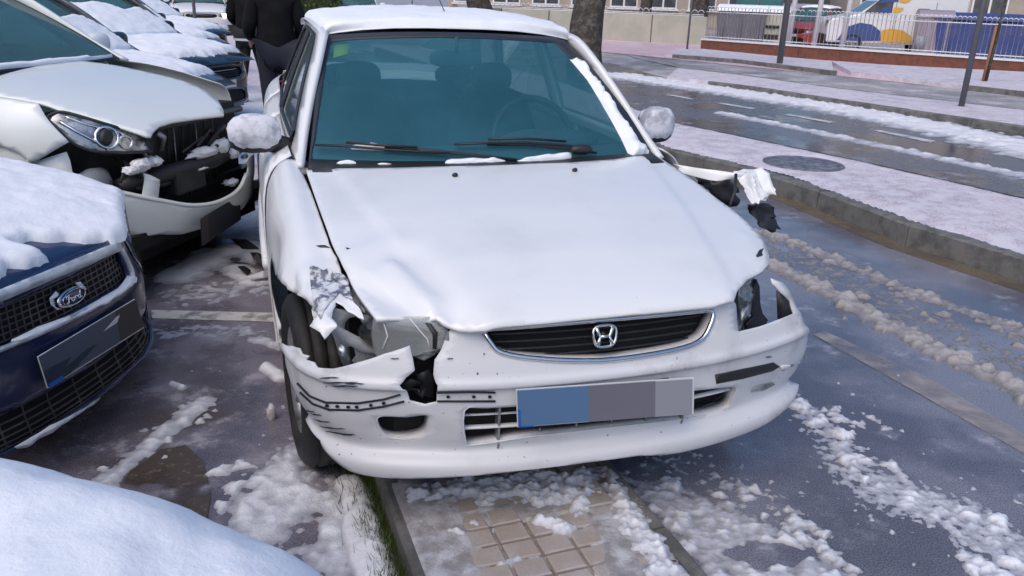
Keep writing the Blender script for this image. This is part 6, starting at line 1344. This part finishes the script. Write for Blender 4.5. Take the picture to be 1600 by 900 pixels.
# vehicles and containers behind the railing
def van(t, L=5.0, H=2.15, Wd=1.9, mt='white_paint'):
    pr = [(0, .35), (0, .95), (.12, 1.12), (.95, 1.28), (1.65, H - .08), (1.9, H), (L - .08, H), (L, H - .1), (L, .35)]
    V = [(x, 0, z) for x, z in pr] + [(x, Wd, z) for x, z in pr]; n = len(pr)
    mesh_obj('body', V, [tuple(range(n)), tuple(range(2 * n - 1, n - 1, -1))] + [(i, n + i, n + (i + 1) % n, (i + 1) % n) for i in range(n)], M[mt], t, smooth=False, bevel=.06)
    mesh_obj('cab_window', [(1.05, -.012, 1.3), (1.95, -.012, 1.3), (1.95, -.012, 1.85), (1.62, -.012, 1.85)], [(0, 1, 2, 3)], M['pane'], t, smooth=False); mesh_obj('windscreen', [(.98, .15, 1.31), (.98, Wd - .15, 1.31), (1.6, Wd - .2, H - .12), (1.6, .2, H - .12)], [(3, 2, 1, 0)], M['pane'], t, smooth=False, solid=.02)
    for x in (.85, L - .95):
        for y in (.08, Wd - .08): wheel(t, 'wheel', (x, y, .33), .33, .2, radians(90), 1 if y > 1 else -1)
    for y in (.2, Wd - .2): box('headlight', (-.02, y - .14, .85), (.04, y + .14, 1.05), M['clear_lamp'], t); box('tail_light', (L - .02, y - .08, .9), (L + .02, y + .08, 1.5), M['red_lens'], t)
    box('bumper', (-.06, .05, .32), (.05, Wd - .05, .6), M['black_plastic'], t, bevel=.03); box('door_line', (2.05, -.008, .45), (2.065, .0, H - .2), M['pole_grey'], t); box('door_line', (3.3, -.008, .45), (3.315, 0, H - .2), M['pole_grey'], t)
vt = thing('delivery_van', 'white delivery van with dark blue and yellow swooshes behind the railing', 'van', Frame(10.25, 28.7, -.05, radians(-8))); van(vt, 4.3, 1.9, 1.8)
def swoosh(pts, mt, d=-.014): mesh_obj('livery', [(x, d, z) for x, z in pts], [tuple(range(len(pts)))], M[mt], vt, smooth=False)
M['livery_blue'] = mat('livery_blue', (.05, .09, .27), .4); M['livery_yellow'] = mat('livery_yellow', (.75, .42, .06), .4)
swoosh([(.35, .42), (1.0, .42), (1.75, .45), (1.7, .75), (1.4, .95), (1.0, 1.0), (.6, .85)], 'livery_blue'); swoosh([(1.75, .42), (2.75, .42), (2.7, .62), (2.4, .8), (2.0, .85), (1.72, .78)], 'livery_yellow', -.018)
swoosh([(1.5, 1.62), (1.6, 1.82), (2.05, 1.9), (2.1, 1.7)], 'livery_blue', -.02); swoosh([(2.12, 1.68), (2.12, 1.9), (2.4, 1.92), (2.5, 1.78), (2.35, 1.66)], 'livery_yellow', -.02); swoosh([(1.6, 1.3), (1.62, 1.5), (1.95, 1.52), (1.85, 1.32)], 'livery_blue', -.02); swoosh([(1.97, 1.34), (2.0, 1.52), (2.3, 1.5), (2.2, 1.36)], 'livery_yellow', -.02); swoosh([(2.75, 1.4), (2.75, 1.5), (3.1, 1.5), (3.1, 1.4)], 'pole_grey', -.02)
t = thing('parked_car', 'red car parked behind the railing posts', 'car', Frame(9.6, 30.4, -.05, radians(-42))); D = car_body(t, 'red_paint', W=.86, L=3.9, yr1=2.8, yr0=3.3); plain_front(t, D, 'red_paint'); snow_cap('roof_snow', D['roof'], np.array([(0.02, 0), (.98, 0), (.98, 1), (0.02, 1.)]), M['snow'], t, T=.05, step=.05)
def container(t, w, d, h, mt, lid):
    V = [(-w / 2, 0, .1), (w / 2, 0, .1), (w / 2, d, .1), (-w / 2, d, .1), (-w * .55, -.06, h), (w * .55, -.06, h), (w * .55, d + .06, h), (-w * .55, d + .06, h)]
    mesh_obj('body', V, [(0, 3, 2, 1), (4, 5, 6, 7), (0, 1, 5, 4), (1, 2, 6, 5), (2, 3, 7, 6), (3, 0, 4, 7)], M[mt], t, smooth=False, bevel=.04)
    n = 8; P = [(x, d / 2 - (d / 2 + .1) * cos(a), h + .02 + .22 * sin(a)) for x in (-w * .56, w * .56) for a in np.linspace(0, pi, n)]
    mesh_obj('lid', P, [(i, i + 1, n + i + 1, n + i) for i in range(n - 1)] + [tuple(range(n)), tuple(range(2 * n - 1, n - 1, -1))], M[lid], t, smooth=False)
    for x in (-w * .4, 0, w * .4): box('rib', (x - .03, -.08, .2), (x + .03, -.03, h - .05), M[mt], t)
M['cont_grey'] = mat('cont_grey', (.14, .14, .17), .6); M['cont_blue'] = mat('cont_blue', (.03, .06, .22), .6, col2=(.06, .08, .2), nsc=3.); M['cont_pale'] = mat('cont_pale', (.5, .5, .42), .6); M['teal'] = mat('teal', (.06, .2, .2), .3)
t = thing('waste_container', 'dark grey waste container behind the left end of the railing', 'container', Frame(7.55, 29.5, 0, radians(-20))); container(t, 1.5, 1.1, 1.15, 'cont_grey', 'snow')
t = thing('waste_container', 'pale container with dark stripes beside the grey one', 'container', Frame(8.75, 29.4, 0, radians(-20))); container(t, .8, 1.0, 1.15, 'cont_pale', 'snow'); box('stripe', (-.35, -.09, .3), (.1, -.07, .45), M['black_plastic'], t); box('stripe', (-.35, -.09, .65), (.1, -.07, .75), M['black_plastic'], t)
t = thing('waste_container', 'teal glass recycling container rising behind the grey container', 'container', Frame(9.3, 34., 0, radians(-20))); container(t, 1.6, 1.4, 2.1, 'teal', 'teal')
t = thing('waste_container', 'small lilac grey container in front of the van tail', 'container', Frame(12.75, 26.5, 0, radians(-18))); container(t, .9, .8, 1.2, 'lilac_paint', 'lilac_paint')
t = thing('waste_container', 'long blue container at the right behind the railing', 'container', Frame(14.25, 25.9, 0, radians(-22))); container(t, 3.0, 1.5, 1.15, 'cont_blue', 'cont_blue')
t = thing('waste_container', 'second blue container behind the young staked tree', 'container', Frame(16.6, 24.9, 0, radians(-25))); container(t, 1.8, 1.3, 1.0, 'cont_blue', 'snow')
